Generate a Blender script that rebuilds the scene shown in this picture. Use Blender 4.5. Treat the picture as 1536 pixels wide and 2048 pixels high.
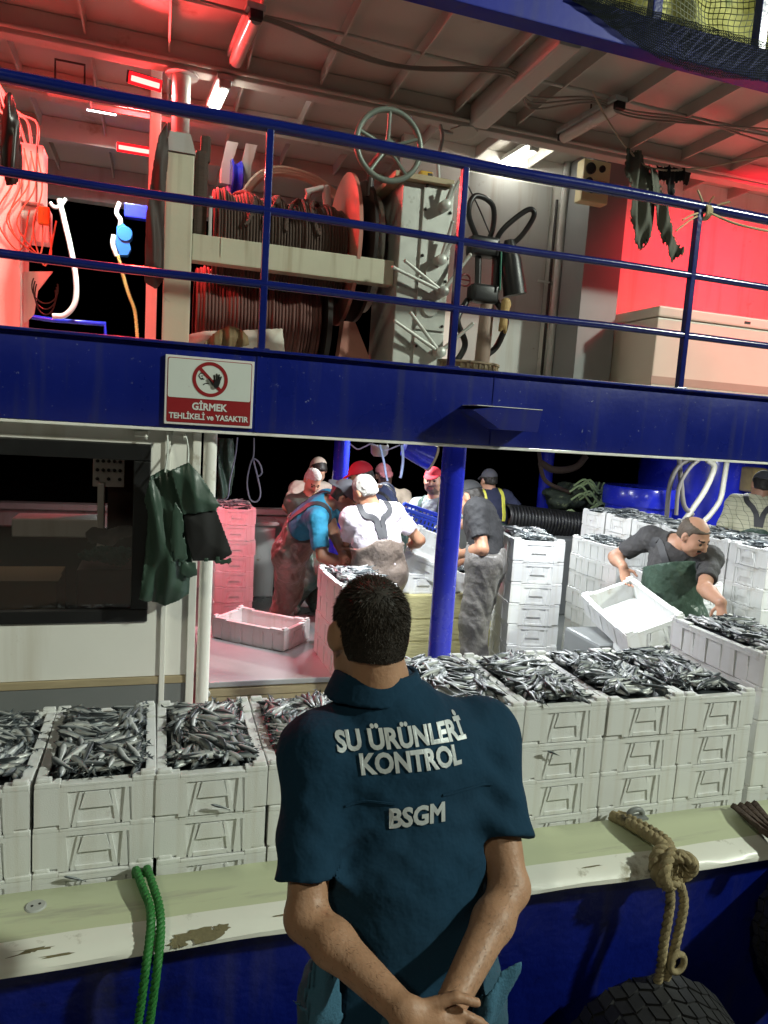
import bpy, bmesh, math, random
import numpy as np
from mathutils import Vector, Matrix
from mathutils.bvhtree import BVHTree

for o in list(bpy.data.objects):
    bpy.data.objects.remove(o)
SC = bpy.context.scene
COL = SC.collection
RNG = random.Random(7)
NR = np.random.default_rng(11)

# ------------------------------------------------------------------ camera
YAW, PIT, ROL, FPX = math.radians(17.8), math.radians(-7.0), math.radians(3.7), 1430.0
CAM = np.array([0.0, 0.0, 1.85])
def cam_axes():
    cy, sy = math.cos(YAW), math.sin(YAW)
    fwd = np.array([sy*math.cos(PIT), cy*math.cos(PIT), math.sin(PIT)])
    right = np.array([cy, -sy, 0.0]); up = np.cross(right, fwd)
    r = math.cos(ROL)*right + math.sin(ROL)*up
    u = -math.sin(ROL)*right + math.cos(ROL)*up
    return r, u, fwd
CR, CU, CF = cam_axes()
cam_data = bpy.data.cameras.new('camera')
cam_data.sensor_fit = 'VERTICAL'; cam_data.sensor_height = 24.0
cam_data.lens = FPX/2048*24.0
cam_data.clip_start = 0.05; cam_data.clip_end = 3000
cam = bpy.data.objects.new('camera', cam_data)
mw = Matrix.Identity(4)
for i in range(3):
    mw[i][0], mw[i][1], mw[i][2], mw[i][3] = CR[i], CU[i], -CF[i], CAM[i]
cam.matrix_world = mw
COL.objects.link(cam); SC.camera = cam
def ray(x, y): return CR*((x-768)/FPX) - CU*((y-1024)/FPX) + CF
def PY(x, y, Y): d = ray(x, y); return CAM + d*(Y/d[1])
def PZ(x, y, z): d = ray(x, y); return CAM + d*((z-CAM[2])/d[2])
def PD(x, y, D): return CAM + ray(x, y)*D

# ------------------------------------------------------------------ night sky
world = bpy.data.worlds.new('World'); SC.world = world; world.use_nodes = True
wn = world.node_tree.nodes; wl = world.node_tree.links
sky_n = wn.new('ShaderNodeTexSky'); sky_n.sky_type = 'NISHITA'; sky_n.sun_disc = False
sky_n.sun_elevation = math.radians(-8); sky_n.sun_rotation = math.radians(200)
wl.new(sky_n.outputs[0], wn['Background'].inputs['Color'])
wn['Background'].inputs['Strength'].default_value = 0.05
SC.view_settings.view_transform = 'Standard'; SC.view_settings.look = 'None'
SC.view_settings.exposure = 0.34; SC.view_settings.gamma = 1.0
SC.cycles.use_denoising = True
SC.cycles.max_bounces = 6; SC.cycles.diffuse_bounces = 3; SC.cycles.glossy_bounces = 3
SC.cycles.transparent_max_bounces = 8
SC.cycles.sample_clamp_indirect = 4.0

# ------------------------------------------------------------------ materials
MATS = {}
def mat(name, col, rough=0.5, metal=0.0, var=0.12, vscale=6.0, bump=0.0, bscale=60.0, spec=0.5,
        dirt=None, dscale=5.0, damt=0.5, coat=0.0, emit=0.0, sub=0.0, stretch=None, wave=None, streak=None):
    if name in MATS: return MATS[name]
    m = bpy.data.materials.new(name); m.use_nodes = True
    nt = m.node_tree; N = nt.nodes; L = nt.links
    b = N['Principled BSDF']
    b.inputs['Roughness'].default_value = rough; b.inputs['Metallic'].default_value = metal
    b.inputs['Specular IOR Level'].default_value = spec
    if coat: b.inputs['Coat Weight'].default_value = coat; b.inputs['Coat Roughness'].default_value = 0.12
    if sub: b.inputs['Subsurface Weight'].default_value = sub; b.inputs['Subsurface Radius'].default_value = (.012, .006, .004)
    tc = N.new('ShaderNodeTexCoord'); vec = tc.outputs['Object']
    if stretch:
        mp = N.new('ShaderNodeMapping'); mp.inputs['Scale'].default_value = stretch
        L.new(vec, mp.inputs['Vector']); vec = mp.outputs['Vector']
    c = tuple(col)+(1,)
    nz = N.new('ShaderNodeTexNoise'); nz.inputs['Scale'].default_value = vscale; nz.inputs['Detail'].default_value = 5
    L.new(vec, nz.inputs['Vector'])
    mx = N.new('ShaderNodeMix'); mx.data_type = 'RGBA'
    mx.inputs['A'].default_value = tuple(max(0, v*(1-var)) for v in col)+(1,)
    mx.inputs['B'].default_value = tuple(min(1, v*(1+var)) for v in col)+(1,)
    L.new(nz.outputs['Fac'], mx.inputs['Factor']); out = mx.outputs['Result']
    if dirt:
        n2 = N.new('ShaderNodeTexNoise'); n2.inputs['Scale'].default_value = dscale; n2.inputs['Detail'].default_value = 8
        n2.inputs['Roughness'].default_value = 0.65
        L.new(vec, n2.inputs['Vector'])
        rp = N.new('ShaderNodeValToRGB')
        rp.color_ramp.elements[0].position = 0.62-damt*0.25; rp.color_ramp.elements[1].position = 0.72-damt*0.18
        L.new(n2.outputs['Fac'], rp.inputs['Fac'])
        m2 = N.new('ShaderNodeMix'); m2.data_type = 'RGBA'
        m2.inputs['B'].default_value = tuple(dirt)+(1,)
        L.new(rp.outputs['Color'], m2.inputs['Factor']); L.new(out, m2.inputs['A']); out = m2.outputs['Result']
    if streak:
        mp2 = N.new('ShaderNodeMapping'); mp2.inputs['Scale'].default_value = (streak[1], streak[1], streak[1]*.07)
        n4 = N.new('ShaderNodeTexNoise'); n4.inputs['Scale'].default_value = 1.0; n4.inputs['Detail'].default_value = 6
        L.new(tc.outputs['Object'], mp2.inputs[0]); L.new(mp2.outputs[0], n4.inputs['Vector'])
        r4 = N.new('ShaderNodeMapRange'); r4.inputs['From Min'].default_value = .52; r4.inputs['From Max'].default_value = .75; r4.inputs['To Max'].default_value = streak[2]
        L.new(n4.outputs['Fac'], r4.inputs['Value'])
        m4 = N.new('ShaderNodeMix'); m4.data_type = 'RGBA'; m4.inputs['B'].default_value = tuple(streak[0])+(1,)
        L.new(r4.outputs['Result'], m4.inputs['Factor']); L.new(out, m4.inputs['A']); out = m4.outputs['Result']
    L.new(out, b.inputs['Base Color'])
    rr = N.new('ShaderNodeMapRange'); rr.inputs['To Min'].default_value = max(0.02, rough-0.1); rr.inputs['To Max'].default_value = min(1, rough+0.1)
    L.new(nz.outputs['Fac'], rr.inputs['Value']); L.new(rr.outputs['Result'], b.inputs['Roughness'])
    if bump:
        n3 = N.new('ShaderNodeTexNoise'); n3.inputs['Scale'].default_value = bscale; n3.inputs['Detail'].default_value = 4
        L.new(vec, n3.inputs['Vector'])
        bp = N.new('ShaderNodeBump'); bp.inputs['Strength'].default_value = bump; bp.inputs['Distance'].default_value = 0.004 if bscale > 12 else .03
        h = n3.outputs['Fac']
        if wave:
            wv = N.new('ShaderNodeTexWave'); wv.inputs['Scale'].default_value = wave[0]; wv.inputs['Distortion'].default_value = wave[1]
            wv.bands_direction = wave[2]
            L.new(vec, wv.inputs['Vector'])
            ad = N.new('ShaderNodeMath'); ad.operation = 'ADD'
            L.new(h, ad.inputs[0]); L.new(wv.outputs['Fac'], ad.inputs[1]); h = ad.outputs[0]
        L.new(h, bp.inputs['Height']); L.new(bp.outputs['Normal'], b.inputs['Normal'])
    if emit:
        b.inputs['Emission Color'].default_value = c; b.inputs['Emission Strength'].default_value = emit
    MATS[name] = m
    return m

M_blue = mat('blue_paint', (.005, .013, .185), .3, 0, .25, 3, .25, 22, coat=.3, dirt=(.30, .33, .45), dscale=48, damt=-.16, streak=((.045, .05, .12), 14, .55))
M_blue2 = mat('blue_paint_bright', (.018, .03, .58), .25, 0, .2, 4, .2, 20, coat=.4, dirt=(.5, .5, .6), dscale=60, damt=-.1)
M_hull = mat('hull_paint', (.003, .010, .17), .35, 0, .3, 2, .3, 10, dirt=(.004, .006, .05), dscale=3, damt=.2, streak=((.06, .06, .10), 9, .5))
M_navy_rail = mat('rail_paint', (.007, .014, .14), .22, 0, .3, 5, .35, 45, coat=.5)
M_white = mat('white_paint', (.90, .885, .83), .4, 0, .05, 3, .12, 20, dirt=(.52, .46, .36), dscale=4, damt=-.12, streak=((.55, .48, .36), 10, .5))
M_grey = mat('grey_paint', (.2, .21, .21), .4, 0, .12, 4, .1, 20)
M_lgrey = mat('light_grey_paint', (.42, .43, .41), .45, 0, .1, 4, .15, 15, dirt=(.2, .15, .1), dscale=6, damt=-.1, streak=((.25, .17, .1), 14, .5))
M_ceil = mat('ceiling_paint', (.46, .43, .38), .5, 0, .12, 2.5, .15, 14, dirt=(.3, .22, .16), dscale=3, damt=0.)
M_cream = mat('cream_paint', (.5, .5, .38), .45, 0, .12, 5, .2, 30, dirt=(.12, .1, .06), dscale=7, damt=-.08, streak=((.24, .18, .1), 16, .6))
M_foam = mat('foam', (.76, .77, .76), .75, 0, .05, 5, .3, 260, spec=.25, dirt=(.58, .55, .50), dscale=6, damt=.0, streak=((.55, .50, .42), 22, .45))
M_deck = mat('deck_paint', (.16, .17, .16), .3, 0, .25, 5, .3, 30)
M_hatch = mat('wet_hatch', (.55, .55, .56), .2, .3, .2, 3, .25, 50, dirt=(.55, .55, .55), dscale=14, damt=.0)
M_wood = mat('plank', (.42, .34, .21), .6, 0, .25, 7, .3, 30, stretch=(1, 1, 6))
M_khaki = mat('khaki_board', (.50, .46, .23), .55, 0, .12, 4, .25, 12, stretch=(1, 1, 5), dirt=(.35, .3, .14), dscale=6, damt=.1)
M_black = mat('black_rubber', (.012, .012, .013), .4, 0, .3, 10, .2, 40)
M_dark = mat('dark_metal', (.035, .03, .028), .45, .5, .4, 8, .3, 40)
M_rope_dark = mat('tarred_rope', (.065, .04, .03), .8, 0, .5, 60, .5, 120)
M_rope_red = mat('pale_cord', (.13, .055, .045), .7, 0, .2, 60, .3, 90)
M_steel = mat('galvanised', (.50, .52, .48), .45, .35, .18, 12, .2, 30, dirt=(.28, .27, .22), dscale=9, damt=.05)
M_rust = mat('red_lead', (.45, .2, .15), .6, 0, .3, 6, .3, 25, dirt=(.3, .22, .18), dscale=8, damt=.3)
M_oil = mat('oilskin_green', (.04, .075, .055), .38, 0, .25, 6, .25, 24)
M_oil_in = mat('oilskin_lining', (.012, .012, .013), .8, 0, .2, 20)
M_gal_top = mat('gunwale_top', (.56, .60, .40), .34, 0, .14, 4, .25, 18, stretch=(.25, 2.0, 1), dirt=(.40, .40, .30), dscale=5, damt=.2)
M_gal_side = mat('gunwale_white', (.80, .80, .72), .35, 0, .08, 4, .35, 16, dirt=(.22, .19, .10), dscale=5.0, damt=.10)
M_skin = mat('skin', (.50, .27, .18), .5, 0, .12, 18, .12, 160, sub=.12)
M_skin2 = mat('skin_tan', (.40, .20, .12), .5, 0, .12, 18, .12, 160, sub=.12)
M_hair_d = mat('hair_dark', (.018, .014, .011), .5, 0, .4, 60, .6, 150)
M_hair_g = mat('hair_grey', (.46, .44, .40), .6, 0, .3, 50, .7, 130)
M_hair_m = mat('hair_thin', (.10, .075, .055), .6, 0, .4, 60, .6, 150)
M_lip = mat('lip', (.36, .13, .10), .45, 0, .1)
M_stub = mat('stubble', (.16, .10, .075), .65, 0, .25, 90)
M_eye = mat('eye', (.06, .05, .04), .15, 0, .5, 40)
M_rubber_w = mat('rubber_bib', (.19, .15, .125), .35, 0, .2, 5, .8, 11, dirt=(.11, .085, .07), dscale=5, damt=.1)
M_rubber_g = mat('rubber_bib_green', (.055, .095, .07), .38, 0, .25, 6, .8, 11, dirt=(.03, .05, .04), dscale=6, damt=.05)
M_rubber_n = mat('rubber_bib_grey', (.15, .14, .13), .42, 0, .25, 6, .8, 11, dirt=(.09, .08, .07), dscale=6, damt=.05)
M_strap = mat('strap', (.045, .045, .05), .6, 0, .2, 30)

# ------------------------------------------------------------------ objects
def tag(o, label=None, cat=None, group=None, kind=None):
    if label: o['label'] = label
    if cat: o['category'] = cat
    if group: o['group'] = group
    if kind: o['kind'] = kind
    return o
def thing(name, label, cat, loc=(0, 0, 0), rz=0.0, group=None, rot=None):
    o = bpy.data.objects.new(name, None); COL.objects.link(o)
    o.empty_display_size = .05
    o.location = loc; o.rotation_euler = rot if rot else (0, 0, rz)
    return tag(o, label, cat, group)

class MB:
    """collects geometry for ONE mesh object"""
    def __init__(s): s.v = []; s.f = []; s.m = []; s.mi = 0
    def add(s, vs, fs):
        b = len(s.v); s.v += [tuple(map(float, p)) for p in vs]
        for f in fs: s.f.append(tuple(b+i for i in f)); s.m.append(s.mi)
        return s
    def box(s, lo, hi, R=None, c=None):
        x0, y0, z0 = lo; x1, y1, z1 = hi
        vs = [(x0,y0,z0),(x1,y0,z0),(x1,y1,z0),(x0,y1,z0),(x0,y0,z1),(x1,y0,z1),(x1,y1,z1),(x0,y1,z1)]
        if R is not None: vs = [tuple(np.array(R)@np.array(p) + (np.array(c) if c is not None else 0)) for p in vs]
        elif c is not None: vs = [tuple(np.array(p)+np.array(c)) for p in vs]
        return s.add(vs, [(0,3,2,1),(4,5,6,7),(0,1,5,4),(1,2,6,5),(2,3,7,6),(3,0,4,7)])
    def bbox(s, lo, hi, b=.006, R=None, c=None):
        """box with chamfered edges"""
        x0,y0,z0 = lo; x1,y1,z1 = hi
        bm = bmesh.new()
        vs = [bm.verts.new(p) for p in [(x0,y0,z0),(x1,y0,z0),(x1,y1,z0),(x0,y1,z0),(x0,y0,z1),(x1,y0,z1),(x1,y1,z1),(x0,y1,z1)]]
        for f in [(0,3,2,1),(4,5,6,7),(0,1,5,4),(1,2,6,5),(2,3,7,6),(3,0,4,7)]: bm.faces.new([vs[i] for i in f])
        bmesh.ops.bevel(bm, geom=bm.edges[:], offset=b, segments=2, affect='EDGES', profile=.6)
        bm.verts.index_update()
        P = [np.array(v.co) for v in bm.verts]
        if R is not None: P = [np.array(R)@p for p in P]
        if c is not None: P = [p+np.array(c) for p in P]
        s.add(P, [tuple(v.index for v in f.verts) for f in bm.faces]); bm.free(); return s
    def prism(s, poly, y0, y1, fn=None):
        """poly in (a,b), extruded in third coordinate from y0 to y1; fn(a,b,t)->xyz"""
        n = len(poly); fn = fn or (lambda a, b, t: (a, t, b))
        vs = [fn(a, b, y0) for a, b in poly]+[fn(a, b, y1) for a, b in poly]
        fs = [tuple(range(n-1, -1, -1)), tuple(range(n, 2*n))]+[(i, (i+1) % n, n+(i+1) % n, n+i) for i in range(n)]
        return s.add(vs, fs)
    def tube(s, pts, r, n=8, close=False, caps=True, rfn=None):
        P = [np.array(p, float) for p in pts]; m = len(P)
        T = []
        for i in range(m):
            a = P[(i-1) % m] if close else P[max(i-1, 0)]; b = P[(i+1) % m] if close else P[min(i+1, m-1)]
            t = b-a; T.append(t/(np.linalg.norm(t)+1e-9))
        u = np.cross(T[0], (0, 0, 1.0))
        if np.linalg.norm(u) < .1: u = np.cross(T[0], (1.0, 0, 0))
        u /= np.linalg.norm(u); vs = []
        for i in range(m):
            u = u-T[i]*(u@T[i]); u /= (np.linalg.norm(u)+1e-9); w = np.cross(T[i], u)
            rr = rfn(i/(m-1)) if rfn else (r[i] if hasattr(r, '__len__') else r)
            for k in range(n):
                a = 2*math.pi*k/n; vs.append(P[i]+rr*(math.cos(a)*u+math.sin(a)*w))
        fs = []
        for i in range(m if close else m-1):
            j = (i+1) % m
            for k in range(n):
                k2 = (k+1) % n; fs.append((i*n+k, i*n+k2, j*n+k2, j*n+k))
        if caps and not close:
            fs.append(tuple(range(n-1, -1, -1))); fs.append(tuple((m-1)*n+k for k in range(n)))
        return s.add(vs, fs)
    def cyl(s, a, b, r, n=16, r2=None): return s.tube([a, b], [r, r if r2 is None else r2], n)
    def lathe(s, prof, c, ax=(0, 0, 1), n=24, ang=2*math.pi):
        ax = np.array(ax, float); ax /= np.linalg.norm(ax); c = np.array(c, float)
        u = np.cross(ax, (0, 0, 1.0))
        if np.linalg.norm(u) < .1: u = np.cross(ax, (0, 1.0, 0))
        u /= np.linalg.norm(u); w = np.cross(ax, u); vs = []; m = len(prof)
        for k in range(n):
            a = ang*k/n; d = math.cos(a)*u+math.sin(a)*w
            for r, h in prof: vs.append(c+ax*h+d*r)
        fs = []
        for k in range(n):
            k2 = (k+1) % n
            for i in range(m-1): fs.append((k*m+i, k2*m+i, k2*m+i+1, k*m+i+1))
        return s.add(vs, fs)
    def ball(s, c, r, n=10, R=None):
        r = (r, r, r) if not hasattr(r, '__len__') else r
        vs = []; fs = []; m = n//2+1
        for i in range(m):
            th = math.pi*i/(m-1)
            for k in range(n):
                a = 2*math.pi*k/n; p = np.array((r[0]*math.sin(th)*math.cos(a), r[1]*math.sin(th)*math.sin(a), r[2]*math.cos(th)))
                if R is not None: p = np.array(R)@p
                vs.append(p+np.array(c))
        for i in range(m-1):
            for k in range(n): fs.append((i*n+k, (i+1)*n+k, (i+1)*n+(k+1) % n, i*n+(k+1) % n))
        return s.add(vs, fs)
    def mesh(s, name, mats, smooth=False):
        me = bpy.data.meshes.new(name); me.from_pydata(s.v, [], s.f)
        for m in (mats if isinstance(mats, (list, tuple)) else [mats]): me.materials.append(m)
        if any(s.m): me.polygons.foreach_set('material_index', s.m)
        me.validate(); me.update()
        bm = bmesh.new(); bm.from_mesh(me); bmesh.ops.recalc_face_normals(bm, faces=bm.faces[:]); bm.to_mesh(me); bm.free()
        if smooth: smooth_mesh(me, smooth)
        return me
    def build(s, name, mats, parent=None, smooth=False):
        o = bpy.data.objects.new(name, s.mesh(name, mats, smooth)); COL.objects.link(o)
        if parent is not None: o.parent = parent
        return o
def smooth_mesh(me, ang=40):
    if ang is True: ang = 40
    me.shade_smooth()
    if ang < 180: me.set_sharp_from_angle(angle=math.radians(ang))
def mesh_obj(name, me, parent=None):
    o = bpy.data.objects.new(name, me); COL.objects.link(o)
    if parent is not None: o.parent = parent
    return o
def copy_tree(o, parent=None):
    c = o.copy(); COL.objects.link(c); c.parent = parent
    for ch in o.children: copy_tree(ch, c)
    return c
def struct(o, label=None): return tag(o, label, None, None, 'structure')
def bez(pts, n=24):
    """smooth curve through points (Catmull-Rom)"""
    P = [np.array(p, float) for p in pts]; P = [2*P[0]-P[1]]+P+[2*P[-1]-P[-2]]; out = []
    segs = len(P)-3; per = max(2, n//segs)
    for i in range(segs):
        a, b, c, d = P[i:i+4]
        for k in range(per):
            t = k/per
            out.append(.5*((2*b)+(-a+c)*t+(2*a-5*b+4*c-d)*t*t+(-a+3*b-3*c+d)*t**3))
    out.append(P[-2]); return out
def rope(mb, pts, r, n=60, turns=30, strands=3):
    """laid rope: three strands twisted round the path"""
    P = bez(pts, n); m = len(P)
    for k in range(strands):
        Q = []; u = None
        for i in range(m):
            t = P[min(i+1, m-1)]-P[max(i-1, 0)]; t /= (np.linalg.norm(t)+1e-9)
            if u is None:
                u = np.cross(t, (0, 0, 1.0))
                if np.linalg.norm(u) < .1: u = np.cross(t, (1.0, 0, 0))
            u = u-t*(u@t); u /= np.linalg.norm(u); w = np.cross(t, u)
            a = 2*math.pi*(turns*i/m+k/strands)
            Q.append(P[i]+(math.cos(a)*u+math.sin(a)*w)*r*.52)
        mb.tube(Q, r*.56, 6)
    return mb

# ------------------------------------------------------------------ implicit surfaces
def nrm(v): v = np.array(v, float); return v/(np.linalg.norm(v)+1e-9)
class Field:
    def __init__(s, lo, hi, h):
        s.lo = np.array(lo, float); s.h = h
        n = np.ceil((np.array(hi)-s.lo)/h).astype(int)+1; s.n = n
        s.ax = [(s.lo[i]+h*np.arange(n[i])).astype(np.float32) for i in range(3)]
        s.f = np.full(tuple(n), 1.0, np.float32)
    def sub(s, lo, hi):
        a = np.clip(np.floor((np.array(lo)-s.lo)/s.h).astype(int), 0, s.n); b = np.clip(np.ceil((np.array(hi)-s.lo)/s.h).astype(int)+1, 0, s.n)
        sl = tuple(slice(a[i], b[i]) for i in range(3))
        if any(b[i] <= a[i] for i in range(3)): return None, None
        return sl, (s.ax[0][sl[0]][:, None, None], s.ax[1][sl[1]][None, :, None], s.ax[2][sl[2]][None, None, :])
    def put(s, sl, d, k, op):
        f = s.f[sl]
        if op == 'u':
            if k <= 0: s.f[sl] = np.minimum(f, d); return
            h = np.clip(.5+.5*(d-f)/k, 0, 1); s.f[sl] = d*(1-h)+f*h-k*h*(1-h)
        elif op == 's':
            d = -d
            if k <= 0: s.f[sl] = np.maximum(f, d); return
            h = np.clip(.5-.5*(d-f)/k, 0, 1); s.f[sl] = d*(1-h)+f*h+k*h*(1-h)
    def rc(s, a, b, ra, rb, k=.02, flat=None, op='u', cut=None):
        """round cone a->b; flat=(dir, ratio) squashes it along dir; cut=(t0,t1) flat ends"""
        a = np.array(a, float); b = np.array(b, float); R = max(ra, rb)+k+2*s.h+.01
        sl, g = s.sub(np.minimum(a, b)-R, np.maximum(a, b)+R)
        if sl is None: return s
        x, y, z = (g[i]-np.float32(a[i]) for i in range(3)); d = b-a; L2 = max(d@d, 1e-9)
        tr = (x*d[0]+y*d[1]+z*d[2])/L2; t = np.clip(tr, 0, 1)
        px, py, pz = x-t*d[0], y-t*d[1], z-t*d[2]; q = 1.0
        if flat is not None:
            n = nrm(flat[0]); q = flat[1]; w = (px*n[0]+py*n[1]+pz*n[2])*(1/q-1)
            px, py, pz = px+w*n[0], py+w*n[1], pz+w*n[2]
        dist = (np.sqrt(px*px+py*py+pz*pz)-(ra+(rb-ra)*t))*min(1, (q+1)/2)
        if cut is not None:
            Ln = math.sqrt(L2)
            if cut[0] is not None: dist = np.maximum(dist, (cut[0]-tr)*Ln)
            if cut[1] is not None: dist = np.maximum(dist, (tr-cut[1])*Ln)
        s.put(sl, dist.astype(np.float32), k, op); return s
    def ell(s, c, r, B=None, k=.02, op='u'):
        c = np.array(c, float); r = np.array(r, float); R = r.max()+k+2*s.h+.01
        sl, g = s.sub(c-R, c+R)
        if sl is None: return s
        x, y, z = (g[i]-np.float32(c[i]) for i in range(3))
        if B is not None:
            B = np.array(B, float); x, y, z = (x*B[i][0]+y*B[i][1]+z*B[i][2] for i in range(3))
        kk = np.sqrt((x/r[0])**2+(y/r[1])**2+(z/r[2])**2)
        k2 = np.sqrt((x/r[0]**2)**2+(y/r[1]**2)**2+(z/r[2]**2)**2)+1e-6
        s.put(sl, (kk*(kk-1)/k2).astype(np.float32), k, op); return s
    def fn(s, func, lo, hi, k=.0, op='u'):
        sl, g = s.sub(lo, hi)
        if sl is None: return s
        s.put(sl, np.broadcast_to(func(*g), s.f[sl].shape).astype(np.float32), k, op); return s
    def plane(s, p, n):
        """keep the side opposite to n"""
        n = nrm(n); p = np.array(p, float)
        d = (s.ax[0][:, None, None]-p[0])*n[0]+(s.ax[1][None, :, None]-p[1])*n[1]+(s.ax[2][None, None, :]-p[2])*n[2]
        s.f = np.maximum(s.f, d.astype(np.float32)); return s
    def wob(s, amp, fr, seed=0, ani=(1, 1, 1)):
        r = np.random.default_rng(seed); x = s.ax[0][:, None, None]*ani[0]; y = s.ax[1][None, :, None]*ani[1]; z = s.ax[2][None, None, :]*ani[2]
        w = 0
        for i in range(3):
            d = r.normal(size=3)*fr*(1+.6*i); p = r.uniform(0, 6, 3)
            w = w+np.sin(x*d[0]+y*d[1]+z*d[2]+p[0]+1.3*np.sin(x*d[2]*.6+z*d[0]*.7+p[1]))/(1+.5*i)
        s.f = (s.f+np.float32(amp)*w.astype(np.float32)); return s
    def mesh(s, name, mats, matfn=None, smooth=180):
        f = s.f; ins = f < 0; n = f.shape
        c = [ins[i:n[0]-1+i, j:n[1]-1+j, k:n[2]-1+k] for i in (0, 1) for j in (0, 1) for k in (0, 1)]
        al = c[0].copy(); an = c[0].copy()
        for q in c[1:]: al &= q; an |= q
        act = an & ~al; ids = np.argwhere(act)
        idx = np.full(act.shape, -1, np.int64); idx[act] = np.arange(len(ids))
        acc = np.zeros((len(ids), 3)); cnt = np.zeros(len(ids)); i0, j0, k0 = ids.T
        off = [(i, j, k) for i in (0, 1) for j in (0, 1) for k in (0, 1)]
        for a in off:
            for ax in range(3):
                if a[ax]: continue
                b = list(a); b[ax] = 1
                fa = f[i0+a[0], j0+a[1], k0+a[2]]; fb = f[i0+b[0], j0+b[1], k0+b[2]]
                cr = (fa < 0) != (fb < 0); t = np.where(cr, fa/(fa-fb+1e-12), 0)
                p = np.tile(np.array(a, float), (len(ids), 1)); p[:, ax] += t
                acc += p*cr[:, None]; cnt += cr
        V = s.lo+(ids+acc/np.maximum(cnt, 1)[:, None])*s.h
        F = []
        for ax in range(3):
            u, w = (ax+1) % 3, (ax+2) % 3
            A = np.take(ins, range(0, n[ax]-1), ax); Bq = np.take(ins, range(1, n[ax]), ax)
            e = np.argwhere(A != Bq); ok = (e[:, u] > 0) & (e[:, w] > 0) & (e[:, u] < n[u]-1) & (e[:, w] < n[w]-1); e = e[ok]
            if not len(e): continue
            sg = A[e[:, 0], e[:, 1], e[:, 2]]
            def at(du, dw):
                q = e.copy(); q[:, u] -= du; q[:, w] -= dw; return idx[q[:, 0], q[:, 1], q[:, 2]]
            quad = np.stack([at(1, 1), at(0, 1), at(0, 0), at(1, 0)], 1)
            quad = np.where(sg[:, None], quad, quad[:, ::-1]); F.append(quad)
        F = np.concatenate(F) if F else np.zeros((0, 4), int)
        F = F[(F >= 0).all(1)]
        me = bpy.data.meshes.new(name)
        me.vertices.add(len(V)); me.vertices.foreach_set('co', V.astype(np.float32).ravel())
        me.loops.add(len(F)*4); me.loops.foreach_set('vertex_index', F.astype(np.int32).ravel())
        me.polygons.add(len(F)); me.polygons.foreach_set('loop_start', np.arange(0, len(F)*4, 4, dtype=np.int32))
        for m in (mats if isinstance(mats, (list, tuple)) else [mats]): me.materials.append(m)
        if matfn is not None and len(F):
            cen = V[F].mean(1); me.polygons.foreach_set('material_index', matfn(cen).astype(np.int32))
        me.update(calc_edges=True); me.validate()
        if len(V): smooth_mesh(me, smooth)
        return me
def poly_sd(px, pz, poly):
    """signed distance to a polygon in 2D (negative inside)"""
    d = np.full(np.broadcast(px, pz).shape, 1e9); sgn = np.ones(d.shape); n = len(poly)
    for i in range(n):
        ax, az = poly[i]; bx, bz = poly[i-1]
        ex, ez = bx-ax, bz-az; wx, wz = px-ax, pz-az
        t = np.clip((wx*ex+wz*ez)/(ex*ex+ez*ez+1e-12), 0, 1)
        d = np.minimum(d, (wx-ex*t)**2+(wz-ez*t)**2)
        c1 = pz >= az; c2 = pz < bz; c3 = ex*wz > ez*wx
        sgn = np.where((c1 & c2 & c3) | (~c1 & ~c2 & ~c3), -sgn, sgn)
    return sgn*np.sqrt(d)
def cloth(name, poly, y, thick, m, parent=None, h=.008, fold=.012, ffreq=40, seed=0, vert=True, bulge=.05):
    """hanging cloth: outline in the x-z plane at depth y, with thickness, bulge and folds"""
    P = np.array(poly, float); lo = P.min(0); hi = P.max(0); pad = .04; D = thick+fold*2+.03
    F = Field((lo[0]-pad, y-D, lo[1]-pad), (hi[0]+pad, y+D, hi[1]+pad), h)
    X = F.ax[0][:, None]; Z = F.ax[2][None, :]
    d2 = poly_sd(X.astype(float), Z.astype(float), P); r = np.random.default_rng(seed); p = r.uniform(0, 6, 4)
    a = X*ffreq+(0 if vert else 1)*Z*ffreq*.8; w = fold*(np.sin(a+3*np.sin(Z*5+p[0])+p[1])+.5*np.sin(a*1.9+p[2]+2*np.sin(Z*9)))
    t = thick*np.clip(1-np.exp(d2/bulge), .15, 1)
    f3 = np.maximum(d2[:, None, :], np.abs(F.ax[1][None, :, None]-(y+w[:, None, :]))-t[:, None, :])
    F.f = f3.astype(np.float32)
    return mesh_obj(name, F.mesh(name, m), parent)
# ================================================================== THE SETTING
DK, UD, CE = -.08, 2.13, 4.08          # main deck, upper deck, ceiling heights
M_sea = mat('night_sea', (.004, .01, .012), .12, 0, .3, 2, .6, 3)
M_quay = mat('quay_concrete', (.22, .21, .19), .85, 0, .2, 5, .4, 30)
sea = MB().add([(-400, 1.8, -1.1), (400, 1.8, -1.1), (400, 900, -1.1), (-400, 900, -1.1)], [(0, 1, 2, 3)]).build('sea', M_sea); struct(sea)
qy = MB().box((-60, -60, -2.0), (60, 1.72, -.24)).build('quay', M_quay); struct(qy)

boat = thing('fishing_boat', 'blue and white two-deck fishing boat moored alongside the quay', 'boat', (0, 0, 0))
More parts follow.
